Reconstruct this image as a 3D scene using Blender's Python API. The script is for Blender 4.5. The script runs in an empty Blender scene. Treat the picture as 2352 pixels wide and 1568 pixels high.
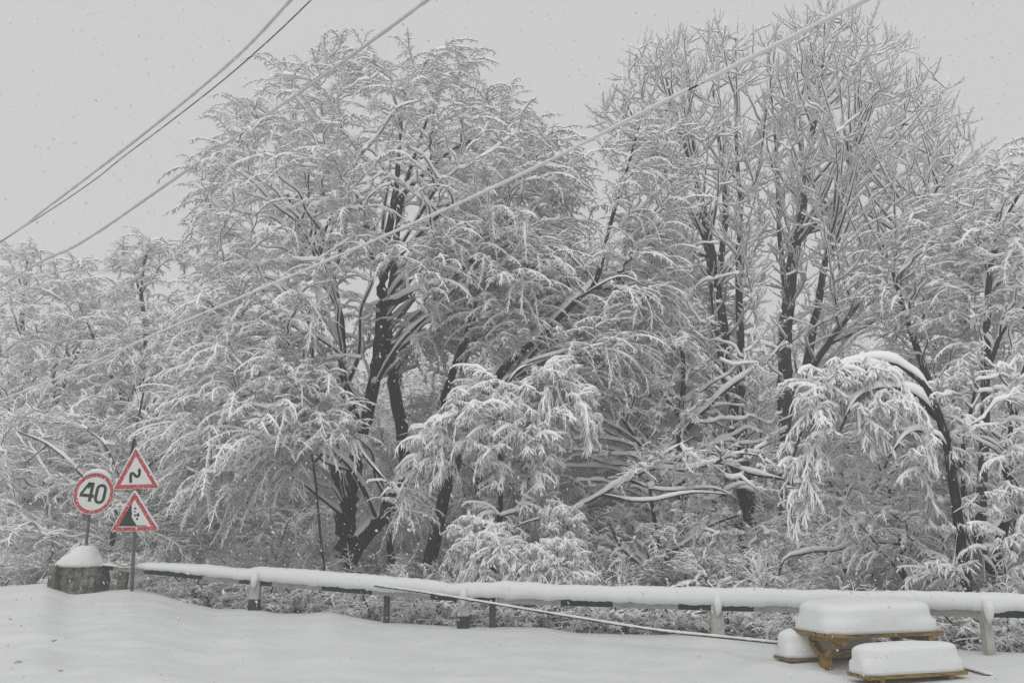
import bpy, math, random
import numpy as np
from mathutils import Vector

# ------------------------------------------------------------------ camera, sky, light
S = bpy.context.scene
F = 804.0; CX = 512.0; CY = 341.0
CAMH = 1.5
TH = math.atan(194.0 / F)
ct, st = math.cos(TH), math.sin(TH)
cd = bpy.data.cameras.new('camera'); cam = bpy.data.objects.new('camera', cd)
S.collection.objects.link(cam); S.camera = cam
cam.location = (0, 0, CAMH); cam.rotation_euler = (math.radians(90) + TH, 0, 0)
cd.sensor_width = 36.0; cd.lens = F * 36.0 / 1024.0
cd.clip_start = 0.1; cd.clip_end = 2000
SUN_EL, SUN_ROT = math.radians(55), math.radians(195)
w = bpy.data.worlds.new('World'); S.world = w; w.use_nodes = True
nt = w.node_tree; nt.nodes.clear()
out = nt.nodes.new('ShaderNodeOutputWorld'); bg = nt.nodes.new('ShaderNodeBackground')
sky = nt.nodes.new('ShaderNodeTexSky'); sky.sky_type = 'NISHITA'; sky.sun_disc = False
sky.sun_elevation = SUN_EL; sky.sun_rotation = SUN_ROT; sky.dust_density = 6.0; sky.air_density = 1.0
hs = nt.nodes.new('ShaderNodeHueSaturation'); hs.inputs['Saturation'].default_value = 0.04
mx = nt.nodes.new('ShaderNodeMixRGB'); mx.inputs[0].default_value = 0.90
mx.inputs[2].default_value = (7.0, 7.02, 7.0, 1)          # the even cloud layer
nt.links.new(sky.outputs[0], hs.inputs['Color']); nt.links.new(hs.outputs[0], mx.inputs[1])
nt.links.new(mx.outputs[0], bg.inputs['Color']); nt.links.new(bg.outputs[0], out.inputs['Surface'])
bg.inputs['Strength'].default_value = 0.095
sl = bpy.data.lights.new('sun', 'SUN'); sl.energy = 1.1; sl.angle = math.radians(50); sl.color = (1, 0.99, 0.975)
so = bpy.data.objects.new('sun', sl); S.collection.objects.link(so)
so.rotation_euler = (math.radians(90) - SUN_EL, 0, math.radians(180) - SUN_ROT)
S.view_settings.view_transform = 'Standard'; S.view_settings.look = 'None'
S.view_settings.gamma = 1; S.view_settings.use_curve_mapping = False
S.view_settings.exposure = EXPO = -0.06
S.cycles.max_bounces = 10; S.cycles.diffuse_bounces = 8; S.cycles.glossy_bounces = 1
S.cycles.volume_bounces = 2; S.cycles.use_denoising = True
S.cycles.use_adaptive_sampling = True

rng = np.random.default_rng(11)
random.seed(11)
COL = S.collection

# ------------------------------------------------------------------ picture -> world
def at(px, py, Y):
    rx = (px - CX) / F; ry = -(py - CY) / F
    t = Y / (ct - ry * st)
    return np.array([rx * t, Y, CAMH + t * (st + ry * ct)])
def atz(px, py, z):
    rx = (px - CX) / F; ry = -(py - CY) / F
    t = (z - CAMH) / (st + ry * ct)
    return np.array([rx * t, t * (ct - ry * st), z])
V = 1024.0 / 2352.0
def av(vx, vy, Y): return at(vx * V, vy * V, Y)

# ------------------------------------------------------------------ materials
def mat(name, col, rough=0.8, col2=None, scale=8.0, bump=0.0, bscale=30.0, contrast=(0.35, 0.65), spec=0.3, metal=0.0, stretch=None, sss=0.0):
    m = bpy.data.materials.new(name); m.use_nodes = True
    n = m.node_tree; b = n.nodes['Principled BSDF']
    b.inputs['Roughness'].default_value = rough
    b.inputs['Specular IOR Level'].default_value = spec
    b.inputs['Metallic'].default_value = metal
    b.inputs['Base Color'].default_value = (*col, 1)
    tc = n.nodes.new('ShaderNodeTexCoord'); mp = n.nodes.new('ShaderNodeMapping')
    n.links.new(tc.outputs['Object'], mp.inputs['Vector'])
    if stretch: mp.inputs['Scale'].default_value = stretch
    if col2:
        no = n.nodes.new('ShaderNodeTexNoise'); no.inputs['Scale'].default_value = scale; no.inputs['Detail'].default_value = 6
        no.inputs['Roughness'].default_value = 0.65
        cr = n.nodes.new('ShaderNodeValToRGB')
        cr.color_ramp.elements[0].position = contrast[0]; cr.color_ramp.elements[0].color = (*col, 1)
        cr.color_ramp.elements[1].position = contrast[1]; cr.color_ramp.elements[1].color = (*col2, 1)
        n.links.new(mp.outputs[0], no.inputs['Vector']); n.links.new(no.outputs['Fac'], cr.inputs[0])
        n.links.new(cr.outputs[0], b.inputs['Base Color'])
    if bump:
        nb = n.nodes.new('ShaderNodeTexNoise'); nb.inputs['Scale'].default_value = bscale; nb.inputs['Detail'].default_value = 5
        bp = n.nodes.new('ShaderNodeBump'); bp.inputs['Strength'].default_value = bump; bp.inputs['Distance'].default_value = 0.02
        n.links.new(mp.outputs[0], nb.inputs['Vector']); n.links.new(nb.outputs['Fac'], bp.inputs['Height'])
        n.links.new(bp.outputs[0], b.inputs['Normal'])
    return m
M_snow = mat('snow', (0.72, 0.73, 0.73), 0.9, spec=0.1, bump=0.35, bscale=35)
M_tsnow = mat('tree_snow', (0.90, 0.905, 0.90), 0.95, spec=0.05)
M_ground = mat('ground_snow', (0.69, 0.70, 0.70), 0.9, (0.63, 0.64, 0.645), 1.3, bump=0.5, bscale=9, spec=0.1, contrast=(0.3, 0.6))
M_bark = mat('bark', (0.013, 0.012, 0.009), 0.9, (0.04, 0.038, 0.032), 14, bump=0.6, bscale=40, stretch=(1, 1, 0.25), contrast=(0.4, 0.75))
nb_ = M_bark.node_tree; crb = [n for n in nb_.nodes if n.type == 'VALTORGB'][0]
el = crb.color_ramp.elements.new(0.62); el.color = (0.04, 0.038, 0.032, 1); crb.color_ramp.elements[-1].position = 0.68; crb.color_ramp.elements[-1].color = (0.42, 0.42, 0.41, 1)
M_twig = mat('twig_bark', (0.028, 0.026, 0.022), 0.9)
M_red = mat('sign_red', (0.42, 0.02, 0.035), 0.5, (0.60, 0.36, 0.37), 26, contrast=(0.50, 0.66))
M_white = mat('sign_white', (0.62, 0.64, 0.60), 0.5, (0.70, 0.71, 0.69), 10)
M_black = mat('sign_black', (0.012, 0.013, 0.016), 0.5, (0.10, 0.10, 0.11), 45, contrast=(0.58, 0.75))
M_metal = mat('galvanised', (0.10, 0.10, 0.095), 0.6, (0.17, 0.17, 0.16), 12, metal=0.2)
M_conc = mat('mossy_concrete', (0.035, 0.036, 0.022), 0.95, (0.30, 0.30, 0.27), 7.5, bump=0.8, bscale=18, contrast=(0.38, 0.68))
M_postm = mat('weathered_post', (0.07, 0.05, 0.045), 0.9, (0.26, 0.24, 0.23), 9, bump=0.5, contrast=(0.4, 0.7))
M_wpaint = mat('white_paint', (0.42, 0.43, 0.39), 0.8, (0.22, 0.23, 0.20), 7, bump=0.3, contrast=(0.45, 0.8))
M_gpaint = mat('green_paint', (0.018, 0.032, 0.028), 0.7, (0.06, 0.075, 0.07), 14, bump=0.3, contrast=(0.4, 0.8))
M_postg = mat('dark_post', (0.03, 0.035, 0.03), 0.8, (0.09, 0.095, 0.085), 16)
M_wood = mat('varnished_wood', (0.33, 0.215, 0.045), 0.5, (0.11, 0.07, 0.03), 5, bump=0.3, bscale=20, stretch=(1, 6, 6), contrast=(0.42, 0.62), spec=0.4)
M_wood2 = mat('weathered_wood', (0.26, 0.20, 0.075), 0.6, (0.10, 0.07, 0.045), 8, bump=0.3, bscale=20, stretch=(1, 6, 6), contrast=(0.35, 0.7))
M_wire = mat('cable_sheath', (0.02, 0.02, 0.022), 0.6)
M_wsnow = mat('rime', (0.62, 0.63, 0.63), 0.9, (0.48, 0.49, 0.49), 20)
M_clod = mat('dirty_snow_clod', (0.22, 0.21, 0.19), 0.95, (0.5, 0.5, 0.48), 20)

# ------------------------------------------------------------------ objects
def link_mesh(name, verts, quads, m, parent=None, smooth=True, tris=None, loc=None):
    me = bpy.data.meshes.new(name)
    verts = np.asarray(verts, np.float32); quads = np.asarray(quads, np.int32).reshape(-1, 4)
    nq = len(quads); ntr = 0 if tris is None else len(tris)
    me.vertices.add(len(verts)); me.vertices.foreach_set('co', verts.ravel())
    idx = quads.ravel()
    tot = np.full(nq, 4, np.int32)
    if ntr:
        tris = np.asarray(tris, np.int32); idx = np.concatenate([idx, tris.ravel()]); tot = np.concatenate([tot, np.full(ntr, 3, np.int32)])
    me.loops.add(len(idx)); me.loops.foreach_set('vertex_index', idx)
    me.polygons.add(nq + ntr)
    me.polygons.foreach_set('loop_start', np.concatenate([[0], np.cumsum(tot)[:-1]]).astype(np.int32))
    me.polygons.foreach_set('loop_total', tot)
    me.update(calc_edges=True)
    me.polygons.foreach_set('use_smooth', np.full(nq + ntr, smooth))
    me.materials.append(m)
    o = bpy.data.objects.new(name, me); COL.objects.link(o)
    if parent: o.parent = parent
    if loc is not None: o.location = loc
    return o
def tag(o, label=None, cat=None, group=None, kind=None):
    if label: o['label'] = label
    if cat: o['category'] = cat
    if group: o['group'] = group
    if kind: o['kind'] = kind
    return o
def empty(name, loc, label, cat, group=None, rz=0):
    o = bpy.data.objects.new(name, None); COL.objects.link(o); o.location = loc; o.rotation_euler = (0, 0, rz)
    o.empty_display_size = 0.2
    return tag(o, label, cat, group)
class MB:
    """small general mesh collector"""
    def __init__(s): s.v = []; s.f = []
    def add(s, vs, fs):
        b = len(s.v); s.v += [tuple(map(float, p)) for p in vs]; s.f += [tuple(i + b for i in f) for f in fs]
    def box(s, c, sz, rot=None, bev=0.0):
        c = Vector(c); hx, hy, hz = [k / 2 for k in sz]
        P = []
        if bev:
            for z, q in ((-hz, bev), (-hz + bev, 0), (hz - bev, 0), (hz, bev)):
                for x, y in ((-1, -1), (1, -1), (1, 1), (-1, 1)):
                    P.append((x * (hx - q), y * (hy - q), z))
        else:
            for z in (-hz, hz):
                for x, y in ((-1, -1), (1, -1), (1, 1), (-1, 1)): P.append((x * hx, y * hy, z))
        n = len(P) // 4
        fs = [(3, 2, 1, 0)] + [(4 * k + i, 4 * k + (i + 1) % 4, 4 * k + 4 + (i + 1) % 4, 4 * k + 4 + i) for k in range(n - 1) for i in range(4)] + [tuple(4 * (n - 1) + i for i in range(4))]
        if rot is not None: P = [rot @ Vector(p) for p in P]
        s.add([Vector(p) + c for p in P], fs)
    def bar(s, a, b, wx, wz, up=(0, 0, 1), bev=0.004):
        a, b = Vector(a), Vector(b); d = (b - a); L = d.length; x = d.normalized()
        y = Vector(up).cross(x)
        if y.length < 1e-4: y = Vector((0, 1, 0))
        y.normalize(); z = x.cross(y)
        from mathutils import Matrix
        R = Matrix((x, y, z)).transposed()
        s.box((a + b) / 2, (L, wx, wz), R, bev)
    def tube(s, pts, r, n=10, cap=True):
        P = np.array(pts, float); N = len(P); r = np.broadcast_to(np.asarray(r, float), (N,))
        T = np.gradient(P, axis=0); T /= np.linalg.norm(T, axis=1)[:, None]
        ref = np.array([0, 0, 1.0]) if abs(T[0][2]) < 0.9 else np.array([0, 1.0, 0])
        vs = []
        for i in range(N):
            a = np.cross(T[i], ref); a /= np.linalg.norm(a); b = np.cross(a, T[i])
            for k in range(n):
                th = 2 * math.pi * k / n; vs.append(P[i] + r[i] * (math.cos(th) * a + math.sin(th) * b))
        fs = [(i * n + k, i * n + (k + 1) % n, (i + 1) * n + (k + 1) % n, (i + 1) * n + k) for i in range(N - 1) for k in range(n)]
        if cap: fs += [tuple(range(n - 1, -1, -1)), tuple((N - 1) * n + k for k in range(n))]
        s.add(vs, fs)
    def build(s, name, m, parent=None, smooth=False, loc=None):
        me = bpy.data.meshes.new(name); me.from_pydata(s.v, [], s.f); me.update()
        if smooth: me.polygons.foreach_set('use_smooth', [True] * len(me.polygons))
        me.materials.append(m)
        o = bpy.data.objects.new(name, me); COL.objects.link(o)
        if parent: o.parent = parent
        if loc is not None: o.location = loc
        return o

# smooth 1-D / 2-D noise
def vnoise(x, y, seed=0):
    x = np.asarray(x, float); y = np.asarray(y, float)
    xi = np.floor(x).astype(int); yi = np.floor(y).astype(int); fx = x - xi; fy = y - yi
    fx = fx * fx * (3 - 2 * fx); fy = fy * fy * (3 - 2 * fy)
    def h(a, b):
        v = np.sin(a * 127.1 + b * 311.7 + seed * 74.7) * 43758.5453
        return v - np.floor(v)
    return (h(xi, yi) * (1 - fx) + h(xi + 1, yi) * fx) * (1 - fy) + (h(xi, yi + 1) * (1 - fx) + h(xi + 1, yi + 1) * fx) * fy - 0.5

# ------------------------------------------------------------------ ground
# crest of the snow bank under the fence: (view x, view y, distance)
CREST = [(-900, 1345, 19), (-300, 1346, 18), (0, 1346, 17), (110, 1338, 16.4), (165, 1358, 16.3), (225, 1356, 16.2), (300, 1350, 16.3), (360, 1360, 16.0), (420, 1380, 15.6), (500, 1398, 15.3),
         (590, 1398, 15.1), (640, 1408, 14.9), (700, 1408, 14.7), (760, 1404, 14.5), (830, 1420, 14.2), (880, 1430, 14.0), (1060, 1440, 13.4), (1250, 1441, 13.1),
         (1330, 1455, 12.95), (1500, 1460, 12.7), (1640, 1458, 12.4), (1770, 1478, 12.0), (2000, 1484, 11.3), (2130, 1490, 10.9), (2250, 1500, 10.5), (2352, 1502, 10.2), (2700, 1512, 9.6), (3300, 1520, 9.3)]
CP = np.array([av(*c) for c in CREST]); CU = CP[:, 0] / CP[:, 1]
o_ = np.argsort(CU); CP = CP[o_]; CU = CU[o_]
def ground_z(x, y):
    x = np.asarray(x, float); y = np.asarray(y, float)
    u = x / np.maximum(y, 0.8)
    yc = np.interp(u, CU, CP[:, 1]); zc = np.interp(u, CU, CP[:, 2])
    t = np.clip((y - 5.5) / (yc - 5.5), 0, 1); t = t * t * (3 - 2 * t)
    z = zc * t
    # behind the crest the bank falls to the wood floor
    b = np.clip((y - yc - 0.05) / 3.0, 0, 1); b = b * b * (3 - 2 * b)
    z = z - b * (0.75 + zc * 0.8)
    far = np.clip((y - 26) / 60, 0, 1); z = z + far * far * 5.0
    amp = np.clip((y - 2) / 6, 0.2, 1)
    z = z + (vnoise(x * 0.55, y * 0.8, 3) * 0.07 + vnoise(x * 1.7, y * 2.1, 5) * 0.03 + vnoise(x * 1.1 + y * .6, y * 5.5, 15) * 0.016 + vnoise(x * 6, y * 8, 25) * 0.011 + vnoise(x * 3.1 + 7, y * 4.2, 35) * 0.016) * amp * (1 - np.exp(-((y - yc) ** 2) / 0.5) * 0.8)
    z = z * (1 - .85 * np.exp(-((x - 4.0) / 1.6) ** 4 - ((y - 8.9) / 1.5) ** 4)) - .035 * np.exp(-((x - 4.0) / 1.6) ** 4 - ((y - 8.7) / 1.2) ** 4)
    # ruts and churned snow towards the road on the left
    rd = np.clip((-x - 2.5) / 3, 0, 1) * np.clip((14 - y) / 3, 0, 1)
    z = z + rd * (vnoise(x * 2.2 + y, y * 5.0, 9) * 0.06 + vnoise(x * 5, y * 9, 12) * 0.035)
    return z
gx = np.unique(np.concatenate([np.linspace(-220, -16, 40), np.arange(-16, 14, 0.11), np.linspace(14, 220, 40)]))
gy = np.unique(np.concatenate([np.linspace(-40, 3, 14), np.arange(3, 19.5, 0.10), np.linspace(19.5, 60, 60), np.linspace(60, 260, 20)]))
GX, GY = np.meshgrid(gx, gy); GZ = ground_z(GX, GY)
# little drifts where the table's legs stand
def table_pt(px, py, z): return atz(px, py, z)
nx, ny = len(gx), len(gy)
I = (np.arange(ny - 1)[:, None] * nx + np.arange(nx - 1)[None]).ravel()
TP = atz(821.7, 671, 0.0)
GZ = GZ + 0.07 * np.exp(-(((GX - TP[0] + 0.55) ** 2) / 0.05 + ((GY - TP[1] - 0.15) ** 2) / 0.06)) + 0.05 * np.exp(-(((GX - TP[0] + 0.15) ** 2) / 0.05 + ((GY - TP[1] + 0.1) ** 2) / 0.04)) \
     - 0.05 * np.exp(-(((GX - TP[0] - 0.25) ** 2) / 0.05 + ((GY - TP[1] - 0.15) ** 2) / 0.06))
g = link_mesh('snow_ground', np.stack([GX, GY, GZ], -1).reshape(-1, 3), np.stack([I, I + 1, I + nx + 1, I + nx], 1), M_ground)
tag(g, 'deep fresh snow covering the lay-by and the slope behind the railing', kind='structure')
def gz(x, y): return float(ground_z(x, y))

# small dirty clods on the snow at the left
clods = MB()
def blob(mb, c, r, n=7, squash=0.6, seed=0):
    rr = random.Random(seed); vs = []; fs = []
    rings = 5
    for i in range(rings):
        ph = math.pi * (i + 0.5) / rings
        for k in range(n):
            th = 2 * math.pi * k / n; q = r * (0.75 + 0.5 * rr.random())
            vs.append((c[0] + q * math.sin(ph) * math.cos(th), c[1] + q * math.sin(ph) * math.sin(th), c[2] + q * squash * math.cos(ph)))
    for i in range(rings - 1):
        for k in range(n): fs.append((i * n + k, (i + 1) * n + k, (i + 1) * n + (k + 1) % n, i * n + (k + 1) % n))
    fs += [tuple(range(n)), tuple((rings - 1) * n + k for k in range(n - 1, -1, -1))]
    mb.add(vs, fs)
for i, (a, b, r, lab) in enumerate([(408, 1057, .035, 'grey snow clod alone on the smooth snow below the mossy block'), (470, 1193, .035, 'round grey snow clod halfway between the block and the bottom edge'),
        (152, 1385, .045, 'widest dirty snow clod low at the left edge'), (520, 1460, .03, 'small dirty snow clod nearest the bottom edge'), (86, 1002, .025, 'faint snow clod near the left edge under the bank')]):
    px, py = a * .403 / 3.5625, (1800 + b * .403) / 3.5625
    p = atz(px, py, 0.0)
    for _ in range(6): p = atz(px, py, gz(p[0], p[1]))
    m = MB(); r *= .62; blob(m, (0, 0, 0), r, seed=i); blob(m, (r * 1.3, 0.01, 0), r * .6, seed=i + 9)
    o = m.build('snow_clod', M_clod, smooth=True, loc=(p[0], p[1], p[2] + 0.005))
    tag(o, lab, 'snow clod', 'dirty clods lying on the snow')

# ------------------------------------------------------------------ tubes in bulk (numpy)
def frames(P, pid):
    n = len(P)
    nxt = np.minimum(np.arange(n) + 1, n - 1); prv = np.maximum(np.arange(n) - 1, 0)
    nxt = np.where(pid[nxt] == pid, nxt, np.arange(n)); prv = np.where(pid[prv] == pid, prv, np.arange(n))
    T = P[nxt] - P[prv]; T /= np.maximum(np.linalg.norm(T, axis=1), 1e-9)[:, None]
    sx = T[:, 1].copy(); sy = -T[:, 0].copy(); h = np.hypot(sx, sy)
    bad = h < 0.06
    sx = np.where(bad, 1.0, sx); sy = np.where(bad, 0.0, sy); hh = np.where(bad, 1.0, h)
    s = np.stack([sx / hh, sy / hh, np.zeros(n)], 1)
    u = np.cross(s, T)
    return T, s, u, h
def ring_faces(pid, K, closed=True):
    n = len(pid); i = np.arange(n - 1); i = i[pid[:-1] == pid[1:]]
    k = np.arange(K if closed else K - 1); k2 = (k + 1) % K
    a = i[:, None] * K + k; b = i[:, None] * K + k2; c = (i[:, None] + 1) * K + k2; d = (i[:, None] + 1) * K + k
    return np.stack([a, b, c, d], -1).reshape(-1, 4)
def bark_tube(P, R, pid, K):
    T, s, u, h = frames(P, pid)
    th = 2 * math.pi * np.arange(K) / K
    Vv = P[:, None, :] + R[:, None, None] * (np.cos(th)[None, :, None] * s[:, None, :] + np.sin(th)[None, :, None] * u[:, None, :])
    return Vv.reshape(-1, 3), ring_faces(pid, K)
SN4 = np.array([(-1, 0), (-0.62, 0.85), (0.62, 0.85), (1, 0)])
SN6 = np.array([(-1, -0.05), (-0.95, 0.45), (-0.45, 0.95), (0.45, 0.95), (0.95, 0.45), (1, -0.05)])
def snow_tube(P, R, pid, K, thick, floor=0.0, wide=1.15, endw=None, rs=None, lump=0.35):
    rs = rs or rng
    T, s, u, h = frames(P, pid)
    if u[:, 2].min() < 0: u = np.where(u[:, 2:3] < 0, -u, u)
    e = np.clip((h - 0.28) / 0.45, 0, 1)
    e = np.maximum(e, floor)
    nz = 1 + lump * (rs.random(len(P)) * 2 - 1)
    t = thick * e * nz * (0.55 + 0.45 * np.minimum(R / 0.02, 3) ** 0.5)
    wd = np.where(e > 0.02, (R * wide + thick * 0.32 * e * nz) * (1 - .35 * np.clip(R / .1, 0, 1) * (e < .8)), R * 0.5)
    wd = np.minimum(wd, R + t * 0.6 + 0.001)
    if endw is not None: t = t * endw; wd = wd * endw
    prof = SN4 if K == 4 else SN6
    # snow stacks straight up from the branch; on steep branches it clings at the upper side
    upv = np.array([0, 0, 1.0]) * 0.75 + u * 0.25
    base = P + u * (R * 0.15)[:, None]
    hgt = (t + R * 0.85)
    Vv = base[:, None, :] + prof[None, :, 0, None] * wd[:, None, None] * s[:, None, :] + prof[None, :, 1, None] * hgt[:, None, None] * upv[:, None, :]
    return Vv.reshape(-1, 3), ring_faces(pid, K)
def catmull(P, m):
    n = len(P)
    if n < 3: 
        t = np.linspace(0, 1, m + 1)[:, None]; return P[0] * (1 - t) + P[-1] * t
    E = np.vstack([2 * P[0] - P[1], P, 2 * P[-1] - P[-2]])
    t = np.linspace(0, 1, m, endpoint=False)[None, :, None]
    a, b, c, d = E[:-3, None], E[1:-2, None], E[2:-1, None], E[3:, None]
    Q = 0.5 * (2 * b + (c - a) * t + (2 * a - 5 * b + 4 * c - d) * t ** 2 + (3 * b - a - 3 * c + d) * t ** 3)
    return np.vstack([Q.reshape(-1, P.shape[1]), P[-1:]])

# ------------------------------------------------------------------ twig sprays (prototypes built once per style and pitch)
STY = {  # length, side twigs, side length, curve (rad per m; + = droops), side pitch, bark r, snow thickness, floor
    'droop':   dict(L=1.05, ns=20, sl=0.15, cv=1.25, sp=-0.25, r=0.0055, tk=0.042, fl=0.55, sub=1, wob=.30, sf=.62),
    'upright': dict(L=0.62, ns=10, sl=0.12, cv=-0.25, sp=0.35, r=0.0065, tk=0.040, fl=0.55, sub=0, wob=.22, sf=.7),
    'heavy':   dict(L=0.55, ns=16, sl=0.17, cv=2.0, sp=-0.6, r=0.0050, tk=0.070, fl=0.60, sub=1, wob=.6, sf=.45),
    'thicket': dict(L=1.00, ns=10, sl=0.30, cv=0.6, sp=0.0, r=0.0070, tk=0.044, fl=0.40, sub=1, wob=.5, sf=.7),
    'coarse':  dict(L=1.30, ns=12, sl=0.36, cv=0.9, sp=-0.2, r=0.009, tk=0.062, fl=0.55, sub=0, wob=.5, sf=.7),
    'veil':    dict(L=1.20, ns=17, sl=0.26, cv=1.1, sp=-0.25, r=0.0070, tk=0.050, fl=0.60, sub=1, wob=.36, sf=.65),
}
PITCH = np.radians([-65, -35, -10, 15, 40, 65, 85])
PROTO = {}
def path(p0, yaw, pitch, L, n, cv, rs, wob=0.25):
    pts = [np.array(p0, float)]; d = L / n
    for i in range(n):
        pts.append(pts[-1] + d * np.array([math.cos(pitch) * math.cos(yaw), math.cos(pitch) * math.sin(yaw), math.sin(pitch)]))
        # gravity (or reaching up) turns the shoot, less so once it already hangs
        pitch -= cv * d * (1.0 if cv < 0 else max(0.15, math.cos(pitch * 0.9)))
        pitch = max(-1.35, min(1.45, pitch + rs.uniform(-wob, wob) * 0.5)); yaw += rs.uniform(-wob, wob)
    return np.array(pts)
def make_proto(style, pitch, seed):
    s = STY[style]; rs = random.Random(seed); nr = np.random.default_rng(seed)
    lines = []
    main = path((0, 0, 0), 0, pitch, s['L'], 6, s['cv'], rs, s['wob'])
    lines.append((main, s['r'] * 1.3, 1.0))
    mc = catmull(main, 4)
    for i in range(s['ns']):
        f = 0.10 + 0.85 * (i + rs.random() * .6) / s['ns']; k = int(f * (len(mc) - 1)); p = mc[k]
        d = mc[min(k + 1, len(mc) - 1)] - mc[k - 1 if k else 0]
        pt = math.atan2(d[2], math.hypot(d[0], d[1])); yw = math.atan2(d[1], d[0])
        sd = (1 if i % 2 else -1) * rs.uniform(0.45, 1.35)
        ln = s['sl'] * (1.15 - 0.6 * f) * rs.uniform(0.35, 1.5)
        sp = path(p, yw + sd, pt * 0.6 + s['sp'] + rs.uniform(-.35, .35), ln, 3, s['cv'] * 1.3, rs, s['wob'])
        lines.append((sp, s['r'] * 0.8, s['sf']))
        if s['sub'] :
            for j in (1, 2):
                if rs.random() < 0.75:
                    d2 = sp[j + 1] - sp[j] if j < 3 else sp[3] - sp[2]
                    y2 = math.atan2(d2[1], d2[0]) + rs.choice((-1, 1)) * rs.uniform(.5, 1)
                    lines.append((path(sp[j], y2, math.atan2(d2[2], math.hypot(d2[0], d2[1])) + rs.uniform(-.4, .2), ln * .6, 2, s['cv'] * 1.3, rs, .3), s['r'] * .6, s['sf'] * .85))
    P = np.vstack([l[0] for l in lines]); pid = np.concatenate([np.full(len(l[0]), i) for i, l in enumerate(lines)])
    R = np.concatenate([np.linspace(1, 0.35, len(l[0])) * l[1] for l in lines])
    hv = style == 'heavy'
    tk = np.concatenate([np.full(len(l[0]), s['tk'] * l[2]) * (np.linspace(1.25, .6, len(l[0])) if hv else 1) * rs.uniform(.6, 1.35) for l in lines])
    en = np.concatenate([np.array([0.85] + [1] * (len(l[0]) - 2) + [0.7 if hv else 0.35]) for l in lines])
    bv, bf = bark_tube(P, R, pid, 3)
    sv, sf = snow_tube(P, R, pid, 4, tk, s['fl'], 1.25, en, nr)
    return (bv.astype(np.float32), bf, sv.astype(np.float32), sf)
NVAR = 5
def protos(style):
    if style not in PROTO:
        PROTO[style] = [[make_proto(style, p, 100 * i + v + len(style) * 7) for v in range(NVAR)] for i, p in enumerate(PITCH)]
    return PROTO[style]
def place_sprays(style, pos, yaw, pitch, scl):
    """merge many rotated copies into (bark, snow) arrays; snow stays on top because only yaw turns"""
    pr = protos(style); pb = np.abs(pitch[:, None] - PITCH[None]).argmin(1); vr = rng.integers(0, NVAR, len(pos))
    B = []; BF = []; SV = []; SF = []; ob = osn = 0
    for a in range(len(PITCH)):
        for v in range(NVAR):
            m = (pb == a) & (vr == v); k = int(m.sum())
            if not k: continue
            bv, bf, sv, sf = pr[a][v]
            c, s_ = np.cos(yaw[m]), np.sin(yaw[m]); sc = scl[m]; p = pos[m]
            for (vv, ff, A, AF, snow) in ((bv, bf, B, BF, 0), (sv, sf, SV, SF, 1)):
                X = (vv[None, :, 0] * c[:, None] - vv[None, :, 1] * s_[:, None]) * sc[:, None] + p[:, 0:1]
                Yy = (vv[None, :, 0] * s_[:, None] + vv[None, :, 1] * c[:, None]) * sc[:, None] + p[:, 1:2]
                Z = vv[None, :, 2] * sc[:, None] + p[:, 2:3]
                A.append(np.stack([X, Yy, Z], -1).reshape(-1, 3).astype(np.float32))
                off = (osn if snow else ob) + np.arange(k)[:, None, None] * len(vv)
                AF.append((ff[None] + off).reshape(-1, 4).astype(np.int32))
                if snow: osn += k * len(vv)
                else: ob += k * len(vv)
    return np.vstack(B), np.vstack(BF), np.vstack(SV), np.vstack(SF)

# ------------------------------------------------------------------ branch skeleton: balanced minimum spanning tree
def skeleton(limbs, pts, bf=0.35, upbias=0.5):
    """limbs: list of arrays (n,4) x,y,z,r (first = trunk from the ground up). Returns nodes, parent, radius, is_limb"""
    N = []; par = []; R = []; pl = []; lim = []
    for li, L in enumerate(limbs):
        Lp = catmull(L, 4); start = len(N)
        if li == 0: p0 = -1; d0 = 0.0
        else:
            A = np.array(N); dd = np.linalg.norm(A - Lp[0, :3], axis=1); j = int(dd.argmin())
            p0 = j if dd[j] < 1.2 else -1; d0 = pl[j] + dd[j] if p0 >= 0 else 0
        prev = p0; acc = d0
        for i, q in enumerate(Lp):
            if i: acc += float(np.linalg.norm(q[:3] - Lp[i - 1, :3]))
            N.append(q[:3].copy()); par.append(prev); R.append(q[3]); pl.append(acc); lim.append(li)
            prev = len(N) - 1
    n0 = len(N); N = np.array(N); pl = np.array(pl); M = len(pts)
    hasgrow = np.array([1.0] * n0)
    allN = np.vstack([N, pts]); par = np.concatenate([par, np.full(M, -2)]).astype(int)
    PL = np.concatenate([pl, np.zeros(M)])
    # trunk parts low down may not feed the crown's top directly
    def cost(j, idx):
        d = allN[idx] - allN[j]; L = np.linalg.norm(d, axis=1) + 1e-6
        return L * (1 + upbias * np.clip(-d[:, 2] / L + 0.1, 0, 1)) + bf * PL[j] * 0.35
    idx = np.arange(n0, n0 + M); best = np.full(M, 1e9); bp = np.full(M, -1)
    for j in range(n0):
        c = cost(j, idx); m = c < best; best[m] = c[m]; bp[m] = j
    done = np.zeros(M, bool)
    for _ in range(M):
        k = int(np.where(done, 1e9, best).argmin()); done[k] = True; j = n0 + k
        par[j] = bp[k]; PL[j] = PL[bp[k]] + np.linalg.norm(allN[j] - allN[bp[k]])
        c = cost(j, idx); m = (c < best) & ~done; best[m] = c[m]; bp[m] = j
    return allN, par, np.array(R), np.array(lim), n0, PL

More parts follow.
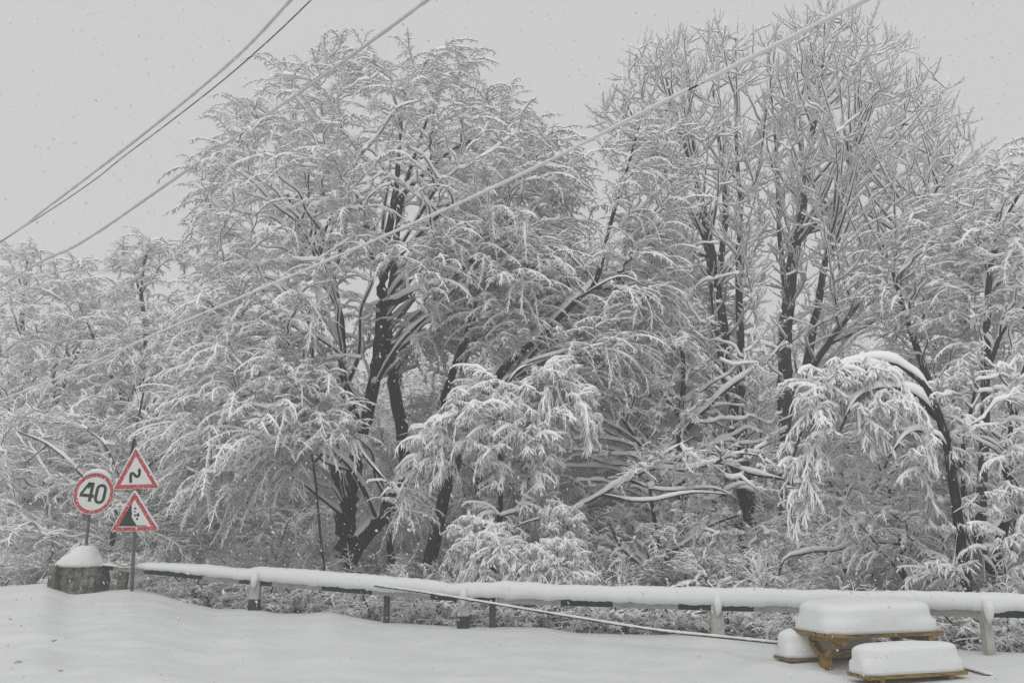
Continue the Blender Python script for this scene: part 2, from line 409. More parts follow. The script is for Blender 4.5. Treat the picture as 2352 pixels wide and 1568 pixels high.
def make_arcs(limbs, pts, n, up, slope=0.55):
    L = np.vstack([catmull(l, 4) for l in limbs]); L = L[L[:, 3] > .022]; out = []
    zb = limbs[0][0, 2] + (2.6 if slope > .5 else 1.0)
    for t in pts[rng.choice(len(pts), min(n, len(pts)), replace=False)]:
        d = L[:, :3] - t; hd = np.hypot(d[:, 0], d[:, 1]); c = np.abs(L[:, 2] - (t[2] - slope * hd - .3)) + .35 * hd + 5 * (L[:, 2] < zb) + .9 * rng.random(len(L))
        a = L[int(c.argmin())]; v = t - a[:3]; ln = float(np.linalg.norm(v))
        if ln < 1.0 or ln > 5.5: continue
        if up: m = a[:3] + v * np.array([.62, .62, .30])
        else: m = a[:3] + v * np.array([.42, .42, .55]) + np.array([0, 0, .22 * ln])
        ts = np.linspace(0, 1, 7)[:, None]; P = (1 - ts) ** 2 * a[:3] + 2 * ts * (1 - ts) * m + ts ** 2 * t
        P[1:-1] += rng.normal(0, (.010 if up else .04) * ln ** .5, (5, 3))
        r0 = min(a[3] * .7, .010 + .009 * ln); out.append(np.hstack([P, np.linspace(r0, .008, 7)[:, None]]))
    return out
def to_view(P):
    x, y, z = P[:, 0], P[:, 1], P[:, 2] - CAMH
    d = y * ct + z * st; up_ = -y * st + z * ct
    return (CX + F * x / d) / V, (CY - F * up_ / d) / V
# gaps in the crowns through which the trunks are seen: (outline, distance of the trunk, share of twigs missing)
GAPS = [([(735, 1040), (860, 1010), (905, 1130), (900, 1210), (850, 1330), (740, 1330)], 18.8, .93),
        ([(820, 610), (935, 610), (940, 900), (965, 1070), (890, 1080), (770, 930), (750, 800), (750, 690)], 18.7, .82),
        ([(950, 1340), (1020, 1340), (1070, 1090), (1000, 1080)], 17.5, .95), ([(1140, 880), (1355, 625), (1400, 660), (1190, 890)], 17.1, .9),
        ([(1010, 650), (1080, 600), (1130, 640), (1080, 800), (1030, 800)], 18.2, .7),
        ([(1560, 400), (1660, 400), (1730, 900), (1765, 1300), (1680, 1330), (1630, 900)], 20.8, .62), ([(1780, 560), (1910, 560), (1860, 900), (1850, 1280), (1775, 1280), (1780, 900)], 21.8, .62),
        ([(850, 380), (1000, 350), (1020, 470), (930, 560), (850, 520)], 18.8, .6), ([(2235, 620), (2300, 560), (2300, 900), (2290, 1300), (2235, 1300)], 15.8, .65),
        ([(2110, 800), (2170, 780), (2230, 1150), (2170, 1150)], 12.9, .7), ([(2060, 620), (2110, 640), (2180, 850), (2130, 870)], 17.5, .6)]
def keep_mask(P):
    k = np.ones(len(P), bool); vx, vy = to_view(P)
    for poly, Yt, pr in GAPS: k &= ~(inpoly(vx, vy, poly) & (P[:, 1] < Yt) & (rng.random(len(P)) < pr))
    return k
def tree_geo(limbs, pts, style, dens=2.2, sscale=1.0, rt=0.009, tk=0.05, upbias=0.5, bf=0.35, wob=0.06, outw=0.6, arcs=0, bfl=None, gaps=False):
    nbig = len(limbs); up = style == 'upright'
    if bfl is None: bfl = 0.38 if up else 0.15
    limbs = list(limbs) + (make_arcs(limbs, pts, arcs, up, .25 if style == 'thicket' else .55) if arcs else [])
    Nn, par, Rl, lim, n0, PL = skeleton(limbs, pts, bf, upbias)
    n = len(Nn)
    # relax the grown nodes so branches sweep instead of zigzag
    kids = [[] for _ in range(n)]
    for i, p in enumerate(par):
        if p >= 0: kids[p].append(i)
    order = np.argsort(PL)
    leaf = np.zeros(n)
    for i in order[::-1]:
        if i >= n0:
            if leaf[i] == 0: leaf[i] = 1
        if par[i] >= 0 and i >= n0: leaf[par[i]] += max(leaf[i], 1 if i >= n0 else 0)
    main = np.array([max(k, key=lambda c: leaf[c]) if k else -1 for k in kids])
    for _ in range(3):
        Q = Nn.copy()
        ii = np.arange(n0, n); pp = par[ii]; mm = main[ii]
        has = mm >= 0
        Q[ii[has]] = 0.5 * Nn[ii[has]] + 0.25 * Nn[pp[has]] + 0.25 * Nn[mm[has]]
        Nn = Q
    R = np.zeros(n); R[:n0] = Rl
    R[n0:] = rt * np.maximum(leaf[n0:], 1) ** 0.46
    # chains
    chainsP = []; chainsR = []
    big = []
    for li, L in enumerate(limbs):
        (big if li < nbig else chainsP).append(catmull(L, 4))
    for i in range(n0, n):
        p = par[i]
        if p < n0 or main[p] != i:
            ch = [p, i]; j = i
            while main[j] >= 0: j = main[j]; ch.append(j)
            P = Nn[ch].copy(); r = R[ch].copy(); r[0] = min(r[1] * 1.15, R[p])
            C = catmull(np.hstack([P, r[:, None]]), 3)
            jit = rng.normal(0, wob, (len(C), 3)) * np.minimum(1, np.linspace(0, 3, len(C)))[:, None]
            C[1:, :3] += jit[1:] * 0.6
            C[:, 3] = np.maximum(C[:, 3], rt * 0.5)
            chainsP.append(C)
    def cat(cs):
        P = np.vstack(cs); pid = np.concatenate([np.full(len(c), i) for i, c in enumerate(cs)]); return P[:, :3], P[:, 3], pid
    tb = []
    P, r, pid = cat(big)
    P = P + rng.normal(0, 1, P.shape) * (r * 0.10)[:, None]
    bv, bff = bark_tube(P, r, pid, 9)
    trunk = (bv, bff)
    ew = np.concatenate([np.minimum(1, np.linspace(len(c) * .25, 0.15, len(c))) * (np.minimum(1, np.linspace(.1, len(c) * .3, len(c)))) for c in big])
    lumpy = 1 + .5 * vnoise(np.cumsum(np.ones(len(P))) * .45, pid * 3.3, 4)
    sv1, sf1 = snow_tube(P, r, pid, 6, tk * 1.0 * lumpy * np.clip(r / .04, .35, 1.15), 0.0, .74, ew, lump=.25)
    P2, r2, pid2 = cat(chainsP)
    b2, f2 = bark_tube(P2, r2, pid2, 5)
    sv2, sf2 = snow_tube(P2, r2, pid2, 6, tk * (1 + .6 * vnoise(np.arange(len(P2)) * .5, pid2 * 1.7, 2)), bfl, 1.1)
    # sprays
    ii = np.arange(n0, n); rep = np.where(rng.random(len(ii)) < dens % 1, int(dens) + 1, int(dens))
    src = np.repeat(ii, rep)
    # along the edge towards the parent
    if gaps: src = src[keep_mask(Nn[src])]
    tt = rng.random(len(src))[:, None] * 0.9
    isleaf = (leaf[src] <= 1)
    pos = Nn[src] * (1 - tt) + Nn[par[src]] * tt
    d = Nn[src] - Nn[par[src]]; d /= np.maximum(np.linalg.norm(d, axis=1), 1e-6)[:, None]
    cen = limbs[0][:, :3].mean(0); o = pos - cen; o[:, 2] *= 0.3; o /= np.maximum(np.linalg.norm(o, axis=1), 1e-6)[:, None]
    dd = d + outw * o + rng.normal(0, 0.45, d.shape)
    yaw = np.arctan2(dd[:, 1], dd[:, 0]); pit = np.arctan2(dd[:, 2], np.hypot(dd[:, 0], dd[:, 1]))
    if up: pit = np.clip(pit + 0.25, 0.3, 1.35)
    if style in ('droop', 'veil'): pit = np.clip(pit * .65, -1.2, .55)
    if style in ('heavy',): pit = np.clip(pit, -1.2, 0.5)
    sc = (rng.uniform(0.45, 1.35, len(src)) if style == 'heavy' else rng.uniform(0.6, 1.25, len(src))) * sscale
    if style in ('droop', 'veil'):     # some tangled shoots among the hanging ones
        q = rng.random(len(pos)) < .25
        A = place_sprays(style, pos[~q], yaw[~q], pit[~q], sc[~q]); Bq = place_sprays('thicket', pos[q], yaw[q], pit[q] + .15, sc[q] * .62)
        b3 = np.vstack([A[0], Bq[0]]); f3 = np.vstack([A[1], Bq[1] + len(A[0])]); s3 = np.vstack([A[2], Bq[2]]); g3 = np.vstack([A[3], Bq[3] + len(A[2])])
    else: b3, f3, s3, g3 = place_sprays(style, pos, yaw, pit, sc)
    bark = (np.vstack([b2, b3]), np.vstack([f2, f3 + len(b2)]))
    snow = (np.vstack([sv1, sv2, s3]), np.vstack([sf1, sf2 + len(sv1), g3 + len(sv1) + len(sv2)]))
    return trunk, bark, snow
STAT = [0]
def put_tree(name, geo, base, label, cat, group=None):
    (tv, tf), (bv, bf_), (sv, sf) = geo
    e = empty(name, base, label, cat, group); b = np.array(base)
    link_mesh('trunk', tv - b, tf, M_bark, e)
    link_mesh('branches', bv - b, bf_, M_twig, e)
    link_mesh('snow_load', sv - b, sf, M_tsnow, e)
    STAT[0] += len(tf) + len(bf_) + len(sf)
    return e

def inpoly(x, y, poly):
    c = np.zeros(len(x), bool); n = len(poly)
    for i in range(n):
        x1, y1 = poly[i]; x2, y2 = poly[(i + 1) % n]
        m = ((y1 > y) != (y2 > y)) & (x < (x2 - x1) * (y - y1) / (y2 - y1 + 1e-9) + x1); c ^= m
    return c
def edged(x, y, poly):
    d = np.full(len(x), 1e9); n = len(poly)
    for i in range(n):
        a = np.array(poly[i], float); b = np.array(poly[(i + 1) % n], float); ab = b - a
        t = np.clip(((x - a[0]) * ab[0] + (y - a[1]) * ab[1]) / (ab @ ab + 1e-9), 0, 1)
        d = np.minimum(d, np.hypot(x - a[0] - t * ab[0], y - a[1] - t * ab[1]))
    return d
def crown_pts(poly, n, Y, half, edge=120.0):
    """tips spread through a rounded volume: the outline seen from the road, bulging towards and away from it"""
    P = np.array(poly, float); lo, hi = P.min(0), P.max(0); out = []
    got = 0
    while got < n:
        x = rng.uniform(lo[0], hi[0], n * 3); y = rng.uniform(lo[1], hi[1], n * 3)
        m = inpoly(x, y, poly); x, y = x[m], y[m]; got += len(x); out.append(np.stack([x, y], 1))
    Q = np.vstack(out)[:n]; e = edged(Q[:, 0], Q[:, 1], poly)
    h = half * np.sqrt(np.clip(e / edge, 0.05, 1))
    sgn = np.where(rng.random(n) < 0.6, -1, 1)            # more of them on the near side
    Yd = Y + sgn * h * rng.random(n) ** 0.7
    return np.array([av(a, b, c) for (a, b), c in zip(Q, Yd)])
def limb(lst):
    out = []
    for (x, y, Y, r) in lst: out.append([*av(x, y, Y), r])
    return np.array(out)
def ground_limb(lst):
    L = limb(lst); x, y = L[0, 0], L[0, 1]; z = gz(x, y) - 0.15
    if L[0, 2] > z: L = np.vstack([[x, y, z, L[0, 3] * 1.15], L])
    return L
def ptree(name, label, cat, limbs, crowns, style, group=None, **kw):
    Ls = [ground_limb(limbs[0])] + [limb(l) for l in limbs[1:]]
    pts = np.vstack([crown_pts(*c) for c in crowns])
    pts[:, 2] = np.maximum(pts[:, 2], ground_z(pts[:, 0], pts[:, 1]) + 0.15)
    pts = pts[keep_mask(pts)]
    geo = tree_geo(Ls, pts, style, gaps=True, **kw)
    b = Ls[0][0, :3].copy(); b[2] += 0.15
    return put_tree(name, geo, b, label, cat, group)

# ------------------------------------------------------------------ the named trees
import time; T0 = time.time()
ptree('beech_tree', 'biggest dome-crowned snowy tree with thick dark forked trunk, left of centre', 'tree',
  [[(785, 1400, 19, .29), (790, 1310, 19, .26), (795, 1240, 19, .25), (801, 1140, 19, .235), (815, 1070, 19, .18), (835, 985, 19, .15), (855, 900, 19, .155), (868, 820, 19, .155), (876, 720, 19, .14), (878, 640, 19, .13), (885, 560, 19, .11), (902, 480, 19, .09), (912, 400, 19, .07), (918, 330, 19, .05), (925, 240, 19, .03)],
   [(800, 1145, 19, .17), (775, 1085, 18.9, .13), (755, 1035, 18.7, .09), (745, 960, 18.5, .06), (720, 880, 18.2, .04)],
   [(828, 985, 19, .10), (805, 930, 18.9, .10), (785, 885, 18.8, .10), (787, 800, 18.7, .09), (780, 720, 18.6, .075), (768, 660, 18.5, .065), (740, 600, 18.3, .05), (700, 530, 18, .035), (660, 450, 17.8, .025)],
   [(786, 885, 18.8, .075), (812, 850, 18.6, .055)],
   [(880, 640, 19, .08), (845, 560, 19.3, .07), (830, 470, 19.5, .05), (780, 380, 19.8, .04), (730, 280, 20, .025)],
   [(800, 1290, 19, .22), (840, 1222, 18.8, .19), (878, 1190, 18.6, .15), (900, 1130, 18.4, .09), (960, 1060, 18, .06)],
   [(880, 700, 19, .09), (935, 680, 18.4, .085), (1035, 632, 17.6, .07), (1110, 580, 17.2, .055), (1180, 560, 17.8, .03)],
   [(905, 470, 19, .07), (970, 400, 18.6, .05), (1060, 330, 18.3, .035), (1160, 300, 18, .02)],
   [(800, 1000, 19, .05), (700, 930, 18, .045), (600, 900, 17, .03), (500, 930, 16.6, .02)]],
  [([(440, 380), (500, 290), (560, 230), (600, 150), (660, 125), (730, 170), (795, 75), (870, 125), (990, 90), (1080, 105), (1110, 180), (1230, 260), (1320, 330), (1340, 430), (1290, 600), (1180, 690), (1050, 760), (930, 830), (800, 860), (640, 800), (540, 740), (500, 640), (470, 590), (465, 500)], 1000, 19, 3.6),
   ([(440, 640), (700, 760), (800, 860), (760, 960), (700, 1090), (540, 1180), (420, 1120), (400, 980), (460, 820)], 420, 17.6, 2.6)],
  'droop', dens=2.1, tk=0.08, upbias=0.6, arcs=120)
ptree('beech_tree', 'slim second dark stem rising close behind the forked trunk, dividing high in the dome', 'tree',
  [[(900, 1400, 20.4, .11), (900, 1290, 20.4, .11), (902, 1180, 20.4, .12), (925, 1080, 20.3, .15), (928, 1020, 20.2, .165), (915, 950, 20.1, .16), (905, 880, 20, .15), (893, 800, 19.9, .14), (890, 720, 19.8, .12), (905, 620, 19.8, .10), (915, 500, 19.8, .08), (945, 380, 19.8, .05), (990, 250, 19.8, .03)],
   [(905, 600, 19.8, .06), (980, 520, 19.4, .05), (1060, 450, 19, .04), (1180, 400, 18.6, .025)]],
  [([(930, 830), (1000, 500), (1060, 300), (1200, 280), (1320, 400), (1280, 620), (1140, 760)], 320, 20.5, 2.5),
   ([(850, 1000), (960, 900), (1000, 1000), (980, 1200), (900, 1280), (850, 1200)], 60, 20.4, 1.5)], 'droop', dens=2.4, tk=.07, arcs=30)
ptree('leaning_tree', 'leaning dark trunk right of the forked one, its long diagonal limb holding thick snow', 'tree',
  [[(965, 1400, 17.8, .17), (985, 1300, 17.8, .155), (1010, 1180, 17.8, .14), (1035, 1095, 17.7, .12), (1075, 1000, 17.6, .10), (1110, 915, 17.5, .10), (1150, 852, 17.4, .105), (1200, 800, 17.3, .10), (1262, 748, 17.2, .09), (1320, 690, 17, .075), (1370, 640, 16.9, .06), (1400, 520, 16.8, .045), (1440, 390, 16.8, .03), (1468, 290, 16.8, .018)],
   [(1060, 1030, 17.6, .07), (1140, 1040, 17.2, .05), (1200, 1060, 17, .03)],
   [(1010, 940, 18.4, .09), (1060, 800, 18.4, .085), (1095, 700, 18.4, .07), (1110, 600, 18.4, .05), (1180, 500, 18.4, .035)],
   [(1320, 690, 17, .03), (1420, 635, 16.4, .02), (1490, 660, 16, .009)]],
  [([(1385, 430), (1450, 275), (1540, 340), (1570, 440), (1510, 600), (1400, 640)], 75, 16.8, .8),
   ([(1010, 560), (1100, 520), (1300, 540), (1320, 640), (1200, 740), (1080, 760), (1000, 660)], 200, 17.4, 1.8),
   ([(1120, 800), (1300, 680), (1520, 600), (1560, 760), (1400, 900), (1250, 900)], 240, 17.5, 1.8)],
  'droop', dens=2.6, tk=0.07, arcs=40)
ptree('bowed_tree', 'young tree bent under big snow clumps, in front of the leaning trunk', 'tree',
  [[(1140, 1400, 15.4, .06), (1145, 1280, 15.4, .055), (1150, 1150, 15.4, .05), (1150, 1000, 15.4, .04), (1160, 900, 15.4, .03), (1190, 850, 15.3, .022), (1225, 835, 15.2, .012)],
   [(1150, 1040, 15.4, .03), (1090, 960, 15.1, .022), (1050, 960, 15, .012)],
   [(1155, 900, 15.4, .022), (1250, 880, 15.2, .016), (1320, 920, 15.1, .010)]],
  [([(1035, 1000), (1045, 900), (1110, 850), (1160, 860), (1180, 940), (1250, 990), (1240, 1100), (1180, 1020), (1130, 1130), (1090, 1030)], 130, 15.2, .8, 60),
   ([(1190, 900), (1235, 800), (1290, 830), (1350, 900), (1370, 1000), (1300, 950), (1250, 990)], 80, 15.3, .6, 60),
   ([(945, 1090), (960, 990), (1020, 960), (1060, 1030), (1040, 1120), (990, 1060)], 45, 15.4, .6, 60), ([(1080, 1120), (1230, 1060), (1290, 1200), (1100, 1230)], 45, 15.7, .7)],
  'heavy', dens=2.0, tk=0.06, upbias=0.2, outw=0.4)
ptree('snowy_sapling', 'low sapling left of the forked trunk, its branches spread in flat snowy fans', 'tree',
  [[(755, 1400, 16.6, .028), (738, 1250, 16.6, .025), (722, 1080, 16.6, .022), (700, 960, 16.6, .018), (690, 880, 16.6, .02)],
   [(722, 1060, 16.6, .03), (790, 1000, 16.4, .025), (850, 1060, 16.2, .02), (900, 1120, 16, .015)]],
  [([(580, 920), (680, 830), (760, 880), (830, 930), (800, 1060), (680, 1040), (560, 1020)], 150, 16.4, 1.0),
   ([(830, 1100), (900, 1080), (970, 1170), (900, 1200)], 40, 15.9, .5)],
  'droop', dens=2.4, tk=0.06, sscale=0.75)
ptree('upright_tree', 'left one of the two tall upright trees, its dark trunk splitting into straight stems', 'tree',
  [[(1735, 1400, 21, .25), (1718, 1200, 21, .235), (1702, 1050, 21, .215), (1684, 950, 21, .205), (1670, 850, 21, .195), (1655, 740, 21, .185), (1640, 640, 21, .17), (1625, 540, 21, .14), (1608, 450, 21, .10), (1590, 380, 21, .08), (1555, 280, 21, .05), (1530, 180, 21, .025)],
   [(1712, 1100, 21, .11), (1704, 920, 20.8, .10), (1700, 760, 20.8, .10), (1695, 620, 20.8, .09), (1702, 480, 20.8, .07), (1692, 350, 20.8, .05), (1690, 200, 20.8, .03), (1690, 90, 20.8, .015)],
   [(1645, 660, 21, .09), (1665, 520, 21.2, .08), (1660, 380, 21.3, .06), (1640, 240, 21.4, .035), (1640, 120, 21.4, .018)],
   [(1625, 560, 21, .07), (1580, 480, 20.8, .06), (1520, 400, 20.6, .045), (1470, 300, 20.4, .03), (1430, 220, 20.3, .018)],
   [(1660, 780, 21, .07), (1600, 690, 20.5, .055), (1540, 600, 20, .045), (1460, 520, 19.6, .03)],
   [(1604, 430, 21, .06), (1590, 300, 21.4, .04), (1580, 150, 21.6, .02)],
   [(1690, 480, 20.8, .05), (1740, 400, 20.6, .04), (1760, 250, 20.5, .02)]],
  [([(1365, 290), (1420, 175), (1500, 70), (1570, 75), (1640, 60), (1730, 70), (1745, 200), (1755, 400), (1770, 620), (1720, 760), (1560, 760), (1500, 640), (1440, 520), (1395, 400)], 900, 21, 2.6),
   ([(1560, 760), (1720, 760), (1790, 900), (1780, 1050), (1700, 1000), (1560, 950), (1500, 820)], 150, 20.4, 2.2)],
  'upright', dens=1.9, tk=0.065, upbias=1.2, rt=.009, outw=.3, arcs=150, wob=.02)
ptree('upright_tree', 'tallest upright tree right of centre, its snow-lined twigs fanned wide to the right', 'tree',
  [[(1812, 1400, 22, .24), (1808, 1200, 22, .225), (1803, 1000, 22, .215), (1803, 880, 22, .205), (1805, 750, 22, .19), (1815, 640, 22, .175), (1830, 540, 22, .155), (1847, 440, 22, .13), (1862, 340, 22, .10), (1875, 250, 22, .07), (1890, 150, 22, .04), (1895, 50, 22, .02)],
   [(1805, 960, 22, .13), (1845, 870, 21.8, .12), (1872, 740, 21.6, .105), (1895, 600, 21.5, .09), (1930, 460, 21.4, .07), (1975, 300, 21.3, .045), (2010, 150, 21.2, .02)],
   [(1850, 870, 21.8, .09), (1900, 790, 21.4, .085), (1960, 710, 21, .075), (2040, 600, 20.6, .06), (2120, 480, 20.3, .045), (2190, 380, 20, .025)],
   [(1830, 560, 22, .08), (1930, 450, 22.2, .07), (2030, 340, 22.4, .05), (2120, 230, 22.5, .025)],
   [(1808, 700, 22, .08), (1790, 540, 22.2, .07), (1785, 380, 22.3, .05), (1770, 200, 22.4, .025)],
   [(1900, 790, 21.4, .06), (2000, 740, 21.4, .055), (2120, 640, 21.6, .04), (2240, 500, 21.8, .025)],
   [(1850, 430, 22, .06), (1840, 300, 22.2, .045), (1830, 150, 22.3, .02)]],
  [([(1755, 300), (1745, 110), (1810, 40), (1900, 0), (2000, 50), (2100, 100), (2155, 165), (2205, 240), (2250, 330), (2280, 430), (2210, 540), (2130, 640), (2040, 720), (1940, 790), (1860, 800), (1790, 760), (1775, 560)], 1500, 22, 3.2)],
  'upright', dens=1.9, tk=0.065, upbias=1.2, rt=.009, outw=.45, arcs=260, wob=.02)
ptree('bowed_tree', 'slender tree arched leftward under a white curtain of snow, above the picnic table', 'tree',
  [[(2240, 1480, 13, .085), (2215, 1300, 13, .08), (2195, 1150, 13, .075), (2172, 1010, 13, .068), (2135, 905, 13, .058), (2090, 855, 13, .05), (2020, 826, 13, .045), (1945, 838, 12.9, .038), (1890, 885, 12.8, .03), (1850, 965, 12.7, .022), (1822, 1050, 12.6, .015)],
   [(2155, 960, 13, .05), (2100, 905, 12.8, .045), (2030, 888, 12.6, .038), (1965, 915, 12.5, .028), (1930, 990, 12.4, .018)],
   [(2180, 1040, 13, .045), (2150, 1000, 12.7, .035), (2090, 990, 12.5, .028), (2040, 1050, 12.4, .018)],
   ],
  [([(1800, 1090), (1835, 950), (1900, 860), (2000, 825), (2060, 845), (1960, 890), (1890, 980), (1880, 1090), (1850, 1190), (1820, 1160)], 190, 12.8, .45, 60),
   ([(1960, 920), (2050, 890), (2110, 930), (2040, 960), (2000, 1010)], 30, 12.7, .3, 60), ([(2060, 960), (2150, 990), (2120, 1100), (2060, 1060)], 25, 12.7, .4, 60)],
  'heavy', dens=1.9, tk=0.085, upbias=0.0, outw=0.2)
ptree('snowy_tree', 'pale lacy young tree filling the hollow beneath the arched one', 'tree',
  [[(2085, 1450, 13.9, .03), (2075, 1300, 13.9, .028), (2050, 1150, 13.9, .022), (2010, 1050, 13.9, .012)], [(2078, 1330, 13.9, .02), (2000, 1230, 13.7, .016), (1940, 1170, 13.6, .01)]],
  [([(1880, 1120), (1950, 980), (2080, 960), (2180, 1050), (2200, 1250), (2080, 1330), (1950, 1280)], 190, 14, .9)], 'droop', dens=2.0, sscale=.62, tk=.05)
for lab, tr, cr, sty, kw in [
  ('slim tree with long bare stem curving up to the right, near the right edge', [[(2262, 1480, 16, .11), (2250, 1250, 16, .10), (2262, 1000, 16, .09), (2266, 800, 16, .075), (2272, 640, 16, .06), (2300, 520, 16, .045), (2350, 430, 16, .03)], [(2264, 860, 16, .05), (2310, 750, 15.6, .04), (2380, 680, 15.4, .03)]],
     [([(2180, 500), (2300, 330), (2430, 300), (2450, 700), (2330, 900), (2200, 860)], 260, 16.4, 2.0)], 'droop', dict(dens=1.6, arcs=60)),
  ('multi-stemmed snowy tree standing behind the arched one', [[(2165, 1480, 18, .10), (2160, 1250, 18, .09), (2172, 1000, 18, .085), (2125, 850, 18, .075), (2085, 740, 18, .06), (2050, 620, 18, .04)], [(2168, 1050, 18, .07), (2210, 850, 18.2, .06), (2215, 680, 18.4, .045), (2208, 540, 18.5, .03)]],
     [([(1980, 640), (2060, 520), (2220, 400), (2300, 560), (2280, 800), (2200, 900), (2060, 820)], 300, 18.5, 2.2)], 'droop', dict(dens=1.6, arcs=60)),
  ('dark-stemmed tree hung with lumpy snow at the right edge, low behind the rail', [[(2300, 1500, 13.4, .10), (2290, 1350, 13.4, .09), (2310, 1150, 13.4, .08), (2330, 950, 13.4, .06), (2370, 800, 13.4, .04)], [(2296, 1350, 13.4, .07), (2230, 1200, 13.2, .055), (2210, 1050, 13.2, .04), (2240, 900, 13.2, .025)], [(2310, 1200, 13.4, .06), (2370, 1100, 13.1, .045), (2420, 980, 13, .03)]],
     [([(2130, 900), (2240, 820), (2380, 780), (2450, 900), (2450, 1440), (2250, 1420), (2120, 1300), (2180, 1100)], 300, 13.4, 1.1)], 'heavy', dict(dens=1.7, tk=.06)),
  ('dense background tree between the leaning trunk and the upright pair', [[(1490, 1400, 22.5, .13), (1492, 1200, 22.5, .12), (1488, 1000, 22.5, .11), (1500, 850, 22.5, .09), (1480, 700, 22.5, .07), (1500, 560, 22.5, .04)], [(1490, 1050, 22.5, .08), (1400, 940, 22, .06), (1330, 830, 21.6, .04)], [(1494, 900, 22.5, .07), (1570, 800, 22.2, .05), (1620, 700, 22, .03)]],
     [([(1250, 720), (1400, 560), (1540, 520), (1640, 700), (1640, 950), (1600, 1150), (1400, 1200), (1230, 1050)], 520, 22.5, 2.6)], 'thicket', dict(tk=.075, arcs=80, dens=1.9, rt=.010)),
  ('crooked open tree with snow-ridged boughs, in front of the left upright trunk', [[(1565, 1400, 18.3, .09), (1572, 1200, 18.3, .08), (1560, 1000, 18.3, .07), (1570, 850, 18.3, .055), (1550, 700, 18.3, .035)], [(1566, 1150, 18.3, .06), (1480, 1040, 18, .05), (1400, 900, 17.7, .04), (1350, 800, 17.5, .025)], [(1562, 1000, 18.3, .055), (1660, 900, 18.1, .05), (1760, 830, 18, .035), (1820, 760, 18, .02)], [(1564, 960, 18.3, .045), (1500, 880, 17.8, .04), (1420, 850, 17.4, .03)]],
     [([(1240, 660), (1400, 600), (1600, 570), (1840, 720), (1820, 1180), (1500, 1220), (1270, 1120)], 420, 18.2, 1.7)], 'thicket', dict(tk=.075, arcs=90, dens=1.9, sscale=.55, rt=.009, upbias=.2, bfl=.2, wob=.09)),
  ('bare crooked tree with snow-ridged boughs, just right of the forked trunks', [[(1110, 1400, 19.6, .08), (1105, 1200, 19.6, .075), (1090, 1000, 19.6, .065), (1060, 850, 19.6, .05), (1080, 700, 19.6, .03)], [(1095, 1050, 19.6, .05), (1180, 950, 19.3, .04), (1240, 850, 19.1, .025)], [(1060, 800, 19.6, .055), (1110, 765, 19, .05), (1180, 715, 18.6, .035), (1230, 660, 18.4, .02)]],
     [([(960, 640), (1180, 600), (1300, 760), (1300, 1150), (1100, 1250), (960, 1150)], 260, 19.2, 1.4)], 'thicket', dict(tk=.075, arcs=50, dens=1.9, sscale=.55, rt=.009, upbias=.2, bfl=.2, wob=.09)),
]:
    ptree('snowy_tree', lab, 'tree', tr, cr, sty, **{**dict(dens=2.3, tk=.065, arcs=30), **kw})
# trees at the left, farther off
ptree('snowy_tree', 'round snow-plastered tree at the far left edge, under the lowest wires', 'tree',
  [[(60, 1390, 27, .18), (62, 1100, 27, .15), (58, 900, 27, .12), (50, 740, 27, .08), (62, 600, 27, .03)], [(62, 1050, 27, .09), (140, 900, 26.5, .07), (200, 760, 26.2, .04)], [(60, 1000, 27, .08), (-30, 850, 26.5, .05)]],
  [([(-90, 640), (-20, 580), (60, 545), (120, 600), (200, 590), (240, 680), (260, 800), (270, 1000), (150, 1180), (-90, 1200)], 800, 27, 3.2)], 'veil', dens=1.9, sscale=.8, tk=.07, arcs=60)
ptree('snowy_tree', 'pale tree whose bent top hangs like a fountain against the sky, left of the dome', 'tree',
  [[(325, 1390, 25, .16), (320, 1150, 25, .13), (322, 950, 25, .11), (335, 780, 25, .08), (325, 660, 25, .05), (345, 560, 25, .03), (390, 560, 25, .02), (420, 620, 25, .012)], [(322, 1000, 25, .08), (250, 850, 24.5, .06), (200, 740, 24.2, .03)], [(330, 700, 25, .05), (300, 610, 25, .03), (255, 590, 25, .015)], [(322, 900, 25, .06), (400, 800, 24.6, .05), (450, 700, 24.4, .03)]],
  [([(190, 760), (250, 700), (300, 640), (380, 640), (430, 700), (500, 760), (520, 900), (460, 1080), (300, 1180), (200, 1040)], 620, 25, 2.8),
   ([(250, 590), (300, 550), (350, 535), (420, 560), (430, 620), (370, 590), (330, 640), (270, 620)], 60, 25, .8, 30)], 'veil', dens=1.9, sscale=.75, tk=.065, arcs=50)
ptree('snowy_tree', 'half-bare tree with long thin branches crossing behind the road signs', 'tree',
  [[(250, 1390, 20.5, .07), (262, 1200, 20.5, .06), (290, 1090, 20.4, .045), (310, 1000, 20.3, .03), (330, 900, 20.2, .02)], [(262, 1180, 20.5, .04), (180, 1080, 20, .035), (110, 1020, 19.8, .03), (40, 990, 19.5, .015)],
   [(270, 1150, 20.5, .035), (350, 1060, 20, .03), (420, 1020, 19.8, .015)], [(280, 1110, 20.4, .03), (240, 1020, 20, .025), (190, 980, 19.8, .012)], [(110, 1020, 19.8, .02), (60, 1060, 19.4, .012)]],
  [([(-60, 960), (120, 900), (420, 940), (470, 1150), (440, 1330), (-60, 1330)], 330, 21.5, 2.2)], 'thicket', dens=2.0, sscale=.85, tk=.06)
